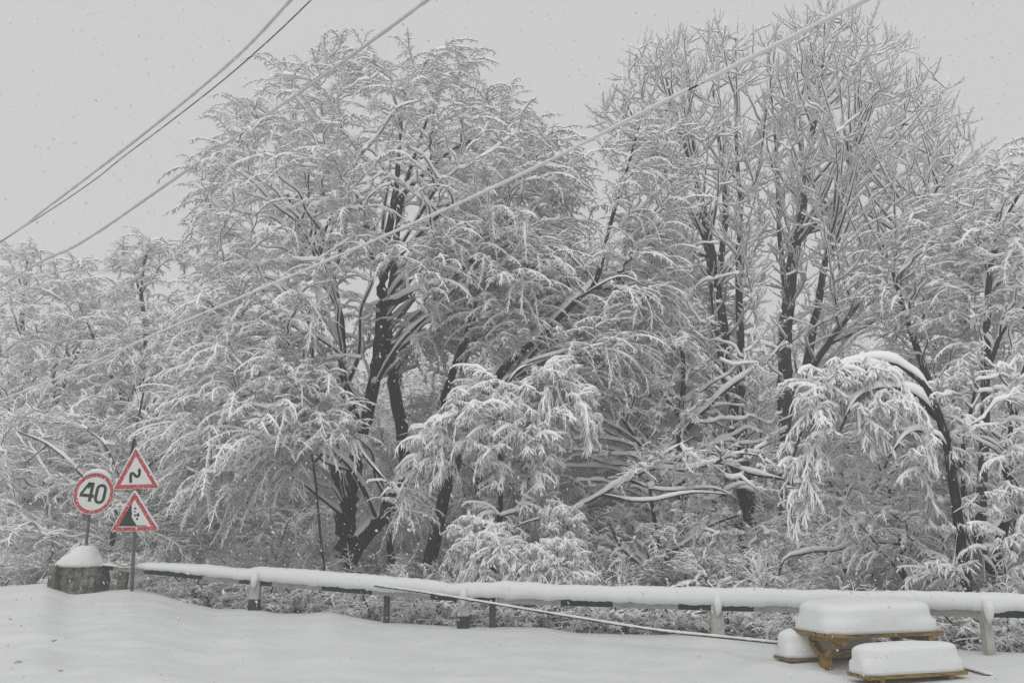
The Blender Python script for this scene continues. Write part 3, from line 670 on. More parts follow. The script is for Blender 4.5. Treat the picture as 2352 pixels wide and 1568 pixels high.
# broken boughs and heavy mounds near the rail
ptree('snowy_shrub', 'rounded white mound of drooping snowy twigs just above the rail, left of the pair', 'shrub',
  [[(1135, 1400, 14.6, .035), (1130, 1300, 14.6, .03), (1120, 1220, 14.6, .02), (1110, 1210, 14.6, .015)]],
  [([(1080, 1340), (1090, 1250), (1130, 1205), (1180, 1240), (1200, 1340)], 110, 14.5, .45, 40), ([(1010, 1240), (1080, 1180), (1140, 1200), (1060, 1300)], 40, 14.8, .4)], 'heavy', 'snow mounds of bent shrubs behind the rail', dens=3.0, sscale=.55, tk=.07, upbias=0, outw=.8)
ptree('snowy_shrub', 'bigger rounded white mound of drooping twigs just above the rail, right of the pair', 'shrub',
  [[(1290, 1400, 14.4, .035), (1285, 1300, 14.4, .03), (1262, 1250, 14.4, .02)]],
  [([(1200, 1340), (1215, 1270), (1250, 1235), (1310, 1255), (1350, 1310), (1355, 1350)], 130, 14.3, .5, 40)], 'heavy', 'snow mounds of bent shrubs behind the rail', dens=3.2, sscale=.55, tk=.075, upbias=0, outw=.8)
ptree('snowy_shrub', 'narrow snow-capped shoot hanging over behind the two white mounds', 'shrub',
  [[(1300, 1400, 15.3, .04), (1310, 1250, 15.3, .03), (1290, 1160, 15.3, .022), (1270, 1140, 15.3, .015)], [(1310, 1200, 15.3, .02), (1240, 1190, 15.2, .018), (1180, 1210, 15.1, .012)]],
  [([(1250, 1220), (1258, 1150), (1280, 1130), (1320, 1170), (1340, 1250), (1300, 1260)], 70, 15.2, .4, 30)], 'heavy', dens=2.6, sscale=.5, tk=.06, upbias=0)
ptree('broken_bough', 'long snow-laden bough slanting up to the right in front of the upright pair', 'branch',
  [[(1270, 1215, 16, .015), (1312, 1172, 16, .025), (1370, 1140, 16, .033), (1440, 1100, 16, .036), (1500, 1075, 16, .036), (1570, 1078, 16, .034), (1650, 1062, 16, .03), (1720, 1085, 16, .035), (1800, 1100, 16, .025)], [(1500, 1075, 16, .03), (1530, 1040, 15.8, .025), (1600, 1000, 15.6, .015)], [(1640, 1062, 16, .03), (1700, 1040, 15.8, .02), (1760, 1050, 15.7, .012)], [(1440, 1100, 16, .03), (1520, 1125, 15.8, .025), (1640, 1120, 15.7, .02), (1700, 1150, 15.6, .01)], [(1380, 1135, 16, .03), (1480, 1150, 15.7, .028), (1590, 1130, 15.5, .02), (1680, 1135, 15.4, .01)]],
  [([(1420, 1080), (1560, 1020), (1760, 1030), (1840, 1100), (1820, 1180), (1700, 1110), (1560, 1110), (1440, 1120)], 110, 15.9, .6, 30)], 'thicket', dens=1.2, sscale=.5, tk=.075, upbias=0)
ptree('broken_bough', 'bare snow-topped bough lying nearly level behind the rail, above the picnic table', 'branch',
  [[(1790, 1310, 15, .02), (1850, 1268, 15, .03), (1920, 1262, 15, .03), (1975, 1240, 15, .03), (2030, 1245, 15, .026), (2090, 1250, 15, .025)], [(1972, 1240, 15, .02), (1950, 1300, 14.9, .018), (1935, 1350, 14.8, .012)]],
  [([(1900, 1290), (1980, 1270), (2060, 1280), (1990, 1370), (1920, 1360)], 40, 14.9, .4, 30)], 'heavy', dens=1.2, sscale=.6, tk=.055, upbias=0)
ptree('snowy_shrub', 'tangled dark-stemmed thicket of crooked snowy branches left of the bare level bough', 'shrub',
  [[(1520, 1420, 16.5, .06), (1510, 1250, 16.5, .05), (1490, 1100, 16.5, .03)], [(1515, 1300, 16.5, .04), (1600, 1220, 16.3, .035), (1700, 1180, 16.2, .02)], [(1700, 1420, 16.8, .06), (1720, 1300, 16.8, .045), (1690, 1200, 16.8, .03)], [(1515, 1330, 16.5, .035), (1430, 1260, 16.2, .025), (1400, 1200, 16, .015)]],
  [([(1360, 1340), (1380, 1200), (1520, 1130), (1760, 1150), (1830, 1250), (1830, 1350), (1600, 1380)], 300, 16.6, 1.4)], 'thicket', dens=1.7, sscale=.5, tk=.07, arcs=30, rt=.009)
print('named trees', round(time.time() - T0, 1), STAT)

# ------------------------------------------------------------------ generic woodland: a few kinds, copied whole
def copy_tree(root, loc, rz, sc, label, group):
    r = root.copy(); COL.objects.link(r); r.location = loc; r.rotation_euler = (0, 0, rz); r.scale = (sc, sc, sc)
    r['label'] = label; r['group'] = group
    for ch in root.children:
        c = ch.copy(); COL.objects.link(c); c.parent = r
    return r
def ell_pts(n, c, rad, zmin=None):
    p = rng.normal(0, 1, (n, 3)); p /= np.linalg.norm(p, axis=1)[:, None]; p *= rng.random((n, 1)) ** 0.4
    p = p * np.array(rad) + np.array(c)
    if zmin is not None: p[:, 2] = np.maximum(p[:, 2], zmin + rng.random(n) * .5)
    return p
def gen_tree(h, rad, n, style, **kw):
    x = 0; tr = []
    for k in range(8):
        f = k / 7; tr.append([x, rng.normal(0, .12) * f, f * h * .92, .20 * (1 - f) ** .8 + .02]); x += rng.normal(0, .12)
    Ls = [np.array(tr)]
    for k in range(4):
        a = rng.random() * 6.28; z0 = h * rng.uniform(.2, .45); b = Ls[0][np.abs(Ls[0][:, 2] - z0).argmin()]
        q = [b[:3]]
        for j in range(4): q.append(q[-1] + np.array([math.cos(a) * h * .07, math.sin(a) * h * .07, h * .11]))
        Ls.append(np.array([[*p_, .09 * (1 - j * .2)] for j, p_ in enumerate(q)]))
    pts = ell_pts(n, (0, 0, h * .56), (rad, rad, h * .44), .6)
    return tree_geo(Ls, pts, style, **kw)
def gen_shrub(h, rad, n, style, **kw):
    Ls = []
    for k in range(4):
        a = k * 1.57 + rng.random(); Ls.append(np.array([[.08 * math.cos(a) * 1, .08 * math.sin(a), -.1, .035], [.12 * math.cos(a), .12 * math.sin(a), h * .3, .03], [rad * .35 * math.cos(a), rad * .35 * math.sin(a), h * .6, .02], [rad * .6 * math.cos(a), rad * .6 * math.sin(a), h * .8, .01]]))
    pts = ell_pts(n, (0, 0, h * .5), (rad, rad, h * .5), .1); pts[:, 2] = np.abs(pts[:, 2])
    return tree_geo(Ls, pts, style, **kw)
gt = [gen_tree(11, 3.6, 420, 'coarse', dens=1.5, sscale=1.1, tk=.08, arcs=30), gen_tree(12.5, 3.0, 420, 'coarse', dens=1.5, sscale=1.1, tk=.08, arcs=30), gen_tree(9, 3.8, 420, 'coarse', dens=1.8, sscale=1.0, tk=.07)]
GRP = 'snowy trees of the wood behind'
spots = []   # view x, distance, kind, scale
for vx, Y, k, sc in [(-120, 36, 0, .95), (130, 40, 1, .85), (300, 33, 2, .66), (420, 42, 0, .66), (560, 34, 2, 1.0), (690, 30, 1, .8), (770, 44, 0, 1.2), (930, 38, 2, 1.1), (1030, 29, 2, .9), (1130, 33, 1, .95), (1250, 40, 0, 1.15), (1340, 29, 2, .95),
                     (1460, 34, 1, 1.0), (1570, 40, 0, 1.2), (1640, 30, 2, .9), (1760, 36, 2, 1.1), (1880, 31, 1, .85), (1960, 39, 0, 1.15), (2080, 29, 2, 1.0), (2190, 34, 1, .85), (2300, 28, 0, .72), (2430, 33, 0, .85),
                     (500, 27, 2, .62), (160, 30, 2, .70), (20, 33, 1, .72), (1980, 25, 2, .75), (1200, 26, 2, .75)]:
    spots.append((vx, Y, k, sc))
def where_txt(vx):
    for lim_, t in [(0, 'beyond the left edge of the frame'), (200, 'behind the far left trees'), (360, 'behind the road signs'), (480, 'in the gap left of the dome'), (640, 'behind the left flank of the dome'), (800, 'behind the forked trunk'), (980, 'behind the second dark stem'),
                    (1110, 'behind the leaning trunk'), (1220, 'behind the bowed young tree'), (1400, 'behind the diagonal limb'), (1520, 'left of the upright pair'), (1700, 'behind the first upright trunk'), (1850, 'between the upright trunks'), (2020, 'right of the upright pair'), (2150, 'behind the arched tree'), (2260, 'behind the multi-stemmed tree'), (3000, 'behind the right edge trees')]:
        if vx < lim_: return t
prot = []
for i, (vx, Y, k, sc) in enumerate(spots):
    p = av(vx, 1300, Y); z = gz(p[0], p[1]) - .1
    lab = 'hazy tree %s, %s' % (where_txt(vx), {0: 'broad-crowned', 1: 'tall and narrow', 2: 'low and wide'}[k] + (', far back' if Y > 35 else ', farther back' if Y > 31 else ', in the second rank'))
    first = [q for q in prot if q[0] == k]
    if not first:
        e = put_tree('woodland_tree', gt[k], (0, 0, 0), lab, 'tree', GRP); prot.append((k, e)); e.location = (p[0], p[1], z); e.rotation_euler = (0, 0, i * 1.7); e.scale = (sc,) * 3
    else: copy_tree(first[0][1], (p[0], p[1], z), i * 1.7 + .4, sc, lab, GRP)
gs = [gen_shrub(1.9, 1.3, 90, 'thicket', dens=2.2, sscale=.65, tk=.05, upbias=.3), gen_shrub(2.6, 1.5, 120, 'thicket', dens=2.2, sscale=.75, tk=.055, upbias=.4), gen_shrub(1.0, .8, 70, 'thicket', dens=2.2, sscale=.42, tk=.035, upbias=.3), gen_shrub(3.4, 1.8, 150, 'droop', dens=2.0, sscale=.8, tk=.06, upbias=.4)]
sp = []
def crest_y(u): return float(np.interp(u, CU, CP[:, 1]))
# low scrub right behind the railing
for i, vx in enumerate(list(range(250, 2420, 62))):
    u = (vx * V - CX) / F / 1.05; sp.append((vx + rng.uniform(-15, 15), crest_y(u) + rng.uniform(.95, 1.4), 2, rng.uniform(.7, .95), 'low snowy scrub under the rail'))
for i, vx in enumerate(range(-60, 2460, 118)):
    u = (vx * V - CX) / F / 1.05; sp.append((vx + rng.uniform(-25, 25), crest_y(u) + rng.uniform(2.7, 3.7), 0, rng.uniform(.75, 1.05), 'snowy bush seen through the railing'))
for i, vx in enumerate(range(-80, 2460, 140)):
    u = (vx * V - CX) / F / 1.05; sp.append((vx + rng.uniform(-40, 40), crest_y(u) + rng.uniform(5.0, 8.0), 1, rng.uniform(.8, 1.15), 'bush rising over the rail'))
for i, vx in enumerate(range(-60, 2460, 170)):
    u = (vx * V - CX) / F / 1.05; sp.append((vx + rng.uniform(-40, 40), crest_y(u) + rng.uniform(9.5, 13.0), 3, rng.uniform(.85, 1.25), 'tall drooping bush among the trunks'))
NEAR = [(165, 'behind the mossy block'), (290, 'beside the sign posts'), (450, 'right of the triangular signs'), (580, 'left of the first white post'), (740, 'right of the first white post'), (870, 'below the forked trunk'), (1000, 'below the leaning trunk'), (1090, 'by the second white post'), (1230, 'under the left snow mound'),
        (1370, 'under the bigger snow mound'), (1520, 'left of the long slanting bough'), (1640, 'left of the third white post'), (1780, 'right of the third white post'), (1950, 'behind the left end of the table'), (2140, 'behind the right end of the table'), (2260, 'by the last post'), (9999, 'at the right edge')]
pk = {}
cnt = {}
for i, (vx, Y, k, sc, lab) in enumerate(sp):
    if k == 1 and (720 < vx < 920 or 950 < vx < 1060): Y += 3
    p = av(vx, 1380, Y); z = gz(p[0], p[1]) - .05
    wh = 'outside the left edge' if vx < 0 else next(t for l_, t in NEAR if vx < l_)
    key = (lab, wh); cnt[key] = cnt.get(key, 0) + 1
    lb = lab + ' ' + wh + ('' if cnt[key] == 1 else ', middle one' if cnt[key] == 2 else ', rightmost')
    grp = {0: 'bushes seen through the railing', 1: 'bushes rising over the rail', 2: 'low scrub under the rail', 3: 'tall bushes among the trees'}[k]
    if k not in pk:
        pk[k] = put_tree('snowy_bush', gs[k], (0, 0, 0), lb, 'bush', grp); e = pk[k]; e.location = (p[0], p[1], z); e.rotation_euler = (0, 0, i * 2.1); e.scale = (sc,) * 3
    else: copy_tree(pk[k], (p[0], p[1], z), i * 2.1, sc, lb, grp)
print('woodland', round(time.time() - T0, 1), STAT)

# ------------------------------------------------------------------ fence with snow cap
SC2 = 1 / 1.551
rail_top = [(222, 1290, 16.15), (290, 1304, 16.1), (330, 1306, 16.0), (590, 1327, 15.1), (740, 1338, 14.55), (890, 1347, 14.0), (1066, 1364, 13.4), (1280, 1370, 13.1), (1640, 1382, 12.4), (1900, 1386, 11.6), (2245, 1393, 10.5), (2352, 1397, 10.2), (2600, 1402, 9.6)]
RX = np.array([r[0] for r in rail_top]); RYv = np.array([r[1] for r in rail_top]); RD = np.array([r[2] for r in rail_top])
# real rail line: straight spans between the posts
posts_v = [225, 590, 1066, 1640, 2245, 2760]
PO = []
for x in posts_v:
    Y = float(np.interp(x, RX, RD)); p = av(x, float(np.interp(x, RX, RYv)), Y); PO.append(p)
def rail_pt(vx):
    """point of the rail's upper edge on the straight span that contains this bearing"""
    k = max(0, min(len(posts_v) - 2, int(np.searchsorted(posts_v, vx)) - 1))
    a, b = PO[k], PO[k + 1]; u = av(vx, 1350, 1.0)[0]
    t = (u * a[1] - a[0]) / ((b[0] - a[0]) - u * (b[1] - a[1]))
    return a + (b - a) * t
fence = empty('guard_rail', PO[1] - np.array([0, 0, .7]), 'long low white and dark green guard rail carrying a thick band of snow', 'guard rail')
fb = np.array(fence.location)
def rail_seg(x0, x1, m, h=.115, th=.045, dz=0.0, dy=0.0, nm='rail_board'):
    a, b = rail_pt(x0) - fb, rail_pt(x1) - fb
    n = np.cross(b - a, [0, 0, 1.0]); n /= np.linalg.norm(n)
    off = np.array([0, 0, -h / 2 + dz]) + n * dy
    mb = MB(); mb.bar(a + off, b + off, th, h); return mb.build(nm, m, fence)
segs = [(225, 257, 'g'), (257, 330, 'w'), (330, 465, 'g'), (465, 550, 'w'), (550, 625, 'g'), (625, 741, 'w'), (741, 856, 'g'), (856, 991, 'w'), (991, 1137, 'g'), (1141, 1289, 'w'), (1289, 1407, 'g'), (1407, 1557, 'w'), (1557, 1729, 'g'), (1729, 1860, 'w'), (1860, 2005, 'g'), (2005, 2242, 'w'), (2242, 2420, 'g'), (2420, 2600, 'w')]
for a, b, c in segs:
    o = rail_seg(a, b - 1.0, M_gpaint if c == 'g' else M_wpaint)
    o['label'] = 'dark green painted board' if c == 'g' else 'flaking white painted board'
rail_seg(1138, 1271, M_gpaint, h=.06, dz=.075, dy=-.02, nm='top_plank')
def post(vx, wdt, m, base_m=None, dy=.1, top=.0, cap=True):
    p = rail_pt(vx); z0 = gz(p[0], p[1]) - .35
    q = p - fb; mb = MB(); zt = q[2] - .01 + top; zb = z0 - fb[2]
    bh = 0.36 + 0.17
    if base_m:
        mb.box((q[0], q[1] - dy, (zt + zb + bh) / 2), (wdt, .14, zt - zb - bh), bev=.012)
        o = mb.build('post', m, fence)
        m2 = MB(); m2.box((q[0], q[1] - dy, zb + bh / 2 - .002), (wdt + .006, .146, bh), bev=.012); m2.build('post_foot', base_m, o)
    else:
        mb.box((q[0], q[1] - dy, (zt + zb) / 2), (wdt, .12, zt - zb), bev=.01); o = mb.build('post', m, fence)
    return o
post(590, .17, M_wpaint, M_gpaint, dy=.08); post(1066, .18, M_wpaint, M_gpaint, dy=.08); post(1640, .17, M_wpaint, dy=.08); post(2245, .09, M_wpaint, dy=.08)
for x, w_ in ((275, .16), (888, .085), (1131, .10)): post(x, w_, M_postg if x != 275 else M_postm, dy=-.09)
for x in (590, 1066, 1640, 2245):      # snow plastered over each post's head
    q = rail_pt(x) - fb; mb = MB(); pts = [(q[0], q[1] - .17, q[2] + .1), (q[0] + .005, q[1] - .185, q[2] - .0), (q[0], q[1] - .18, q[2] - .10), (q[0] - .01, q[1] - .17, q[2] - .17)]
    mb.tube(pts, [.05, .065, .045, .012], 10); mb.build('post_snow', M_snow, fence, smooth=True)
# snow cap: outline follows the photo's upper edge
cap_top = [(222, 1290), (235, 1291), (255, 1292), (275, 1300), (300, 1300), (312, 1293), (330, 1290), (400, 1292), (470, 1294), (540, 1302), (570, 1303), (590, 1299), (640, 1302), (760, 1311), (880, 1320), (920, 1324), (1000, 1332), (1040, 1338), (1060, 1336), (1080, 1335), (1130, 1337), (1160, 1332), (1230, 1334), (1270, 1340), (1330, 1341), (1500, 1345), (1700, 1348), (1900, 1353), (2100, 1356), (2352, 1360), (2600, 1366)]
CTx = np.array([c[0] for c in cap_top]); CTy = np.array([c[1] for c in cap_top])
vs = []; K = 14; xs = np.concatenate([np.arange(222, 2560, 6.0)])
for j, vx in enumerate(xs):
    p = rail_pt(vx); top = av(vx, float(np.interp(vx, CTx, CTy)), p[1])[2]
    wdt = .115 if vx > 330 else .085; hh = top - p[2]
    hh += 0.02 * float(vnoise(vx * .02, 1, 4)) + .012 * float(vnoise(vx * .11, 1, 14)); wdt *= 1 + .25 * float(vnoise(vx * .035, 3, 8))
    nrm = np.array([0.0, 1.0, 0.0])
    over = .03 + .03 * float(vnoise(vx * .05, 7, 2)) + .02 * float(vnoise(vx * .2, 7, 12))
    for k in range(K):
        th = math.pi * k / (K - 1)
        cy = -math.cos(th); sz = math.sin(th) ** .62
        bul = 1 + .18 * math.sin(th * 1)
        zz = p[2] - over * (1 - sz) + (hh) * sz
        yy = wdt * bul * cy * (1.0 if cy > 0 else 1.35)
        f = 1.0
        if j == 0 or j == len(xs) - 1: f = .3
        vs.append([p[0], p[1] + yy * f, p[2] + (zz - p[2]) * f])
vs = np.array(vs) - fb
nr_ = len(xs); i_ = (np.arange(nr_ - 1)[:, None] * K + np.arange(K)[None]); i2 = (np.arange(nr_ - 1)[:, None] * K + (np.arange(K)[None] + 1) % K)
fc = np.stack([i_, i2, i2 + K, i_ + K], -1).reshape(-1, 4)
link_mesh('snow_cap', vs, fc, M_snow, fence)

# ------------------------------------------------------------------ mossy block, post and snow heap
def cpx(x, y, sc=.10743): return 36.5 + x * sc, 437.9 + y * sc
Yb = 15.75
def blockpt(x, y, Y=Yb): return at(*cpx(x, y), Y)
bl, br_, tr_, tl = blockpt(180, 1500), blockpt(520, 1510), blockpt(540, 1185), blockpt(192, 1182)
bk = empty('concrete_block', (bl + br_) / 2, 'squat mossy stone block buried in snow at the left end of the railing', 'stone block')
kb = np.array(bk.location); mb = MB()
nxx, nzz = 9, 8; vs = []
dep = .55
def grid_face(a, b, c, d, n, m):   # a,b bottom, c,d top
    out = []
    for j in range(m):
        for i in range(n):
            s_, t_ = i / (n - 1), j / (m - 1); out.append((a * (1 - s_) + b * s_) * (1 - t_) + (d * (1 - s_) + c * s_) * t_)
    return out
back = np.array([0.05, dep, 0])
def rough_box(bl, br_, tr_, tl, back, amp, seed):
    mb = MB()
    for q in ([bl, br_, tr_, tl], [br_, br_ + back, tr_ + back, tr_], [br_ + back, bl + back, tl + back, tr_ + back], [bl + back, bl, tl, tl + back], [tl, tr_, tr_ + back, tl + back]):
        g_ = grid_face(*q, 8, 8)
        g2 = [p + np.array([float(vnoise(p[0] * 6 + p[2] * 4, p[1] * 6 + 3 * p[2], seed + k)) * amp for k in range(3)]) for p in g_]
        mb.add(g2, [(j * 8 + i, j * 8 + i + 1, (j + 1) * 8 + i + 1, (j + 1) * 8 + i) for j in range(7) for i in range(7)])
    return mb
rough_box(bl - kb, br_ - kb, tr_ - kb, tl - kb, back, .06, 3).build('block', M_conc, bk, smooth=False)
# rusty white side post
ps = MB(); a, b = blockpt(130, 1500, Yb - .12), blockpt(166, 1182, Yb - .12)
pe = MB(); pe.bar(a - kb, b - kb, .15, .14, up=(0, 1, 0), bev=.01); 
po = empty('marker_post', a, 'short weathered white post leaning against the left side of the mossy block', 'post')
pe = MB(); pe.bar((0, 0, 0), b - a, .13, .13, up=(0, 1, 0), bev=.012); pe.build('shaft', M_postm, po)
# snow heap on the block
heap_prof = [(118, 1180), (125, 1160), (200, 1085), (250, 1050), (300, 1005), (340, 990), (372, 985), (440, 1000), (480, 1040), (510, 1095), (545, 1130), (562, 1175)]
HX = np.array([h[0] for h in heap_prof], float); HY = np.array([h[1] for h in heap_prof], float)
hv = []; KK = 17; cols = np.linspace(118, 562, 34)
for cxx in cols:
    topz = blockpt(cxx, float(np.interp(cxx, HX, HY)))[2]; p0 = blockpt(cxx, 1185)
    e = (cxx - 340) / 222; dwid = .36 * math.sqrt(max(0.02, 1 - e * e))
    for k in range(KK):
        th = math.pi * k / (KK - 1); cy = -math.cos(th); sz = math.sin(th) ** 1.1
        ng = .04 * float(vnoise(cxx * .02, k * .5, 5)) * sz
        hv.append([p0[0], Yb + .26 + dwid * cy, p0[2] - .02 + (topz - p0[2] + .02) * sz + ng])
hv = np.array(hv) - kb; n_ = len(cols)
i_ = (np.arange(n_ - 1)[:, None] * KK + np.arange(KK)[None]); i2 = (np.arange(n_ - 1)[:, None] * KK + (np.arange(KK)[None] + 1) % KK)
link_mesh('snow_heap', hv, np.stack([i_, i2, i2 + KK, i_ + KK], -1).reshape(-1, 4), M_snow, bk)

# ------------------------------------------------------------------ road signs
def plate(mb, pts2, y0, y1):
    n = len(pts2); vs = [(p[0], y0, p[1]) for p in pts2] + [(p[0], y1, p[1]) for p in pts2]
    mb.add(vs, [tuple(range(n)), tuple(range(2 * n - 1, n - 1, -1))] + [((i + 1) % n, i, n + i, n + (i + 1) % n) for i in range(n)])
def ringplate(mb, outer, inner, y0, y1):
    n = len(outer); vs = [(p[0], y0, p[1]) for p in outer] + [(p[0], y0, p[1]) for p in inner] + [(p[0], y1, p[1]) for p in outer] + [(p[0], y1, p[1]) for p in inner]
    fs = []
    for i in range(n):
        j = (i + 1) % n; fs += [(i, j, n + j, n + i), (2 * n + i, 3 * n + i, 3 * n + j, 2 * n + j), (j, i, 2 * n + i, 2 * n + j), (n + i, n + j, 3 * n + j, 3 * n + i)]
    mb.add(vs, fs)
YS = 15.6
def spt(x, y, Y=YS, o=None):
    p = at(*cpx(x, y), Y); return (p[0] - o[0], p[2] - o[2])
def round_tri(A, B, C, r, n=5):
    out = []; P = [np.array(A), np.array(B), np.array(C)]
    for i in range(3):
        p, a, b = P[i], P[i - 1], P[(i + 1) % 3]
        da = (a - p) / np.linalg.norm(a - p); db = (b - p) / np.linalg.norm(b - p)
        q0, q1 = p + da * r, p + db * r
        for k in range(n):
            t = k / (n - 1); out.append((1 - t) ** 2 * q0 + 2 * t * (1 - t) * p + t * t * q1)
    return out
def shrink(A, B, C, f):
    c = (np.array(A) + B + C) / 3; return [c + (np.array(p) - c) * f for p in (A, B, C)]
def tri_sign(apex, bl, br, label, glyph):
    base = at(*cpx(903, 868), YS)
    e = empty('warning_sign', base, label, 'road sign', 'warning triangles on one post')
    A, B, C = [np.array(spt(*q, o=base)) for q in (apex, bl, br)]
    mb = MB(); plate(mb, round_tri(A, B, C, .05), 0.0, .02); mb.build('plate', M_metal, e)
    ia, ib, ic = shrink(A, B, C, .985); ja, jb, jc = shrink(A, B, C, .68)
    mb = MB(); ringplate(mb, round_tri(ia, ib, ic, .045), round_tri(ja, jb, jc, .02), -.004, 0.0); mb.build('red_border', M_red, e)
    mb = MB(); plate(mb, round_tri(*shrink(A, B, C, .679), .02), -.003, .0); mb.build('white_face', M_white, e)
    # thin light rim
    mb = MB(); ringplate(mb, round_tri(A, B, C, .05), round_tri(*shrink(A, B, C, .975), .045), -.012, .0); mb.build('rim', M_white, e)
    glyph(e, base)
    # a strip of snow along both upper edges
    sn = MB()
    for a_, b_ in ((A, B), (A, C)):
        pp = [np.array([*(a_ * (1 - t) + b_ * t)]) for t in np.linspace(0.0, .97, 9)]
        sn.tube([(p[0], .010, p[1] + .004) for p in pp], [.016 + .008 * random.random() for _ in pp], 6)
    sn.build('snow_edge', M_snow, e, smooth=True)
    return e
def glyph_bend(e, base):
    # double bend: up, right, up
    c = [(878, 412), (878, 345), (885, 325), (905, 328), (928, 352), (945, 352), (958, 335), (960, 300)]
    P = catmull(np.array([np.array(spt(*q, o=base)) for q in c]), 5); wd = .026 * 1.0
    mb = MB(); L = []; Rr = []
    T = np.gradient(P, axis=0); T /= np.linalg.norm(T, axis=1)[:, None]
    for p, t in zip(P, T): L.append(p + wd * np.array([-t[1], t[0]])); Rr.append(p - wd * np.array([-t[1], t[0]]))
    for i in range(len(P) - 1): plate(mb, [L[i], L[i + 1], Rr[i + 1], Rr[i]], -.0065, -.003)
    plate(mb, [np.array(spt(*q, o=base)) for q in ((938, 303), (960, 272), (978, 303))], -.0065, -.003)
    mb.build('double_bend_symbol', M_black, e)
def glyph_rocks(e, base):
    mb = MB(); pt = lambda x, y: np.array(spt(x, y, o=base))
    cliff = [(765, 815), (800, 750), (845, 668), (882, 612), (888, 640), (884, 670), (892, 700), (884, 725), (898, 752), (912, 775), (925, 795), (930, 806), (1025, 808), (1025, 816)]
    # as a fan of quads to the slanted side
    C = [pt(*c) for c in cliff]
    top = C[3]
    strip_r = [C[3], C[4], C[5], C[6], C[7], C[8], C[9], C[10], C[11]]
    a0 = pt(765, 815)
    for i in range(len(strip_r) - 1):
        t0 = (strip_r[i][1] - strip_r[0][1]) / (a0[1] - strip_r[0][1]); t1 = (strip_r[i + 1][1] - strip_r[0][1]) / (a0[1] - strip_r[0][1])
        l0 = strip_r[0] * (1 - t0) + a0 * t0; l1 = strip_r[0] * (1 - t1) + a0 * t1
        plate(mb, [l0, strip_r[i], strip_r[i + 1], l1], -.0065, -.003)
    plate(mb, [l1, C[11], C[12], C[13], C[0]], -.0065, -.003)
    mb.build('cliff_symbol', M_black, e)
    for (x, y, rx_, ry_, an) in ((921, 650, 13, 9, .5), (917, 680, 10, 7, .4), (919, 714, 11, 10, 0), (946, 710, 14, 17, .2), (938, 747, 10, 13, .1)):
        m2 = MB(); P = []
        for k in range(10):
            th = 2 * math.pi * k / 10; dx, dy = rx_ * math.cos(th), ry_ * math.sin(th)
            P.append(pt(x + dx * math.cos(an) - dy * math.sin(an), y + dx * math.sin(an) + dy * math.cos(an)))
        plate(m2, P, -.0065, -.003); m2.build('falling_stone_symbol', M_black, e)
tri_sign((925, 85), (712, 476), (1148, 462), 'upper red and white warning triangle with a black double-bend arrow', glyph_bend)
tri_sign((915, 488), (688, 868), (1143, 857), 'lower red and white warning triangle with black cliff and falling stones', glyph_rocks)
# post of the triangles
pt0, pt1 = at(*cpx(886, 1470), YS + .06), at(*cpx(912, 860), YS + .06)
pe = empty('sign_post', pt0, 'thin grey metal post carrying the two warning triangles', 'post', None)
mb = MB(); mb.tube([(0, 0, 0), pt1 - pt0, at(*cpx(925, 110), YS + .06) - pt0], .030, 10); mb.build('pole', M_metal, pe, smooth=True)
mb = MB()
for q in ((918, 300), (918, 430), (912, 600), (910, 800)):
    p = at(*cpx(*q), YS + .045) - pt0; mb.box(p, (.12, .075, .03), bev=.004)
mb.build('clamps', M_metal, pe)
# round sign
YD = 15.9
c0 = at(*cpx(532, 512), YD); tilt = math.radians(-6)
ds = empty('speed_limit_sign', c0, 'round red-bordered speed limit sign reading 40, capped with snow', 'road sign')
RR = (at(*cpx(532 + 191, 512), YD) - c0)[0]
def circ(r, n=48): return [(r * math.cos(2 * math.pi * k / n), r * math.sin(2 * math.pi * k / n)) for k in range(n)]
mb = MB(); plate(mb, circ(RR), 0, .02); mb.build('plate', M_metal, ds)
mb = MB(); ringplate(mb, circ(RR * .985), circ(RR * .80), -.004, 0); mb.build('red_border', M_red, ds)
mb = MB(); plate(mb, circ(RR * .797), -.003, 0); mb.build('white_face', M_white, ds)
mb = MB(); ringplate(mb, circ(RR), circ(RR * .975), -.010, 0); mb.build('rim', M_white, ds)
def rot2(p, a): return (p[0] * math.cos(a) - p[1] * math.sin(a), p[0] * math.sin(a) + p[1] * math.cos(a))
def dig(mb, poly):
    poly = [rot2((x * RR, y * RR), tilt) for x, y in poly]; plate(mb, poly, -.0065, -.003)
# digit 4
mb = MB()
dig(mb, [(-.20, .52), (-.05, .52), (-.05, -.40), (-.20, -.40)])
dig(mb, [(-.205, .52), (-.35, .52), (-.66, -.04), (-.52, -.04)])
dig(mb, [(-.66, -.045), (-.205, -.045), (-.205, -.20), (-.66, -.20)])
dig(mb, [(-.045, -.045), (.04, -.045), (.04, -.20), (-.045, -.20)])
dig(mb, [(-.205, .30), (-.205, .515), (-.31, .515), (-.31, .26)][:0] or [(-.34, .515), (-.206, .515), (-.206, .28), (-.33, .20)])
mb.build('digit_four', M_black, ds)
mb = MB()
def stad(w_, h_, n=10):
    out = []
    for k in range(n): th = math.pi * k / (n - 1); out.append((w_ * math.cos(th), h_ - w_ + w_ * math.sin(th)))
    for k in range(n): th = math.pi + math.pi * k / (n - 1); out.append((w_ * math.cos(th), -h_ + w_ + w_ * math.sin(th)))
    return out
o1 = [rot2(((x + .34) * RR, (y + .02) * RR), tilt) for x, y in stad(.27, .48)]; i1 = [rot2(((x + .34) * RR, (y + .02) * RR), tilt) for x, y in stad(.125, .345)]
ringplate(mb, o1, i1, -.0065, -.003); mb.build('digit_zero', M_black, ds)
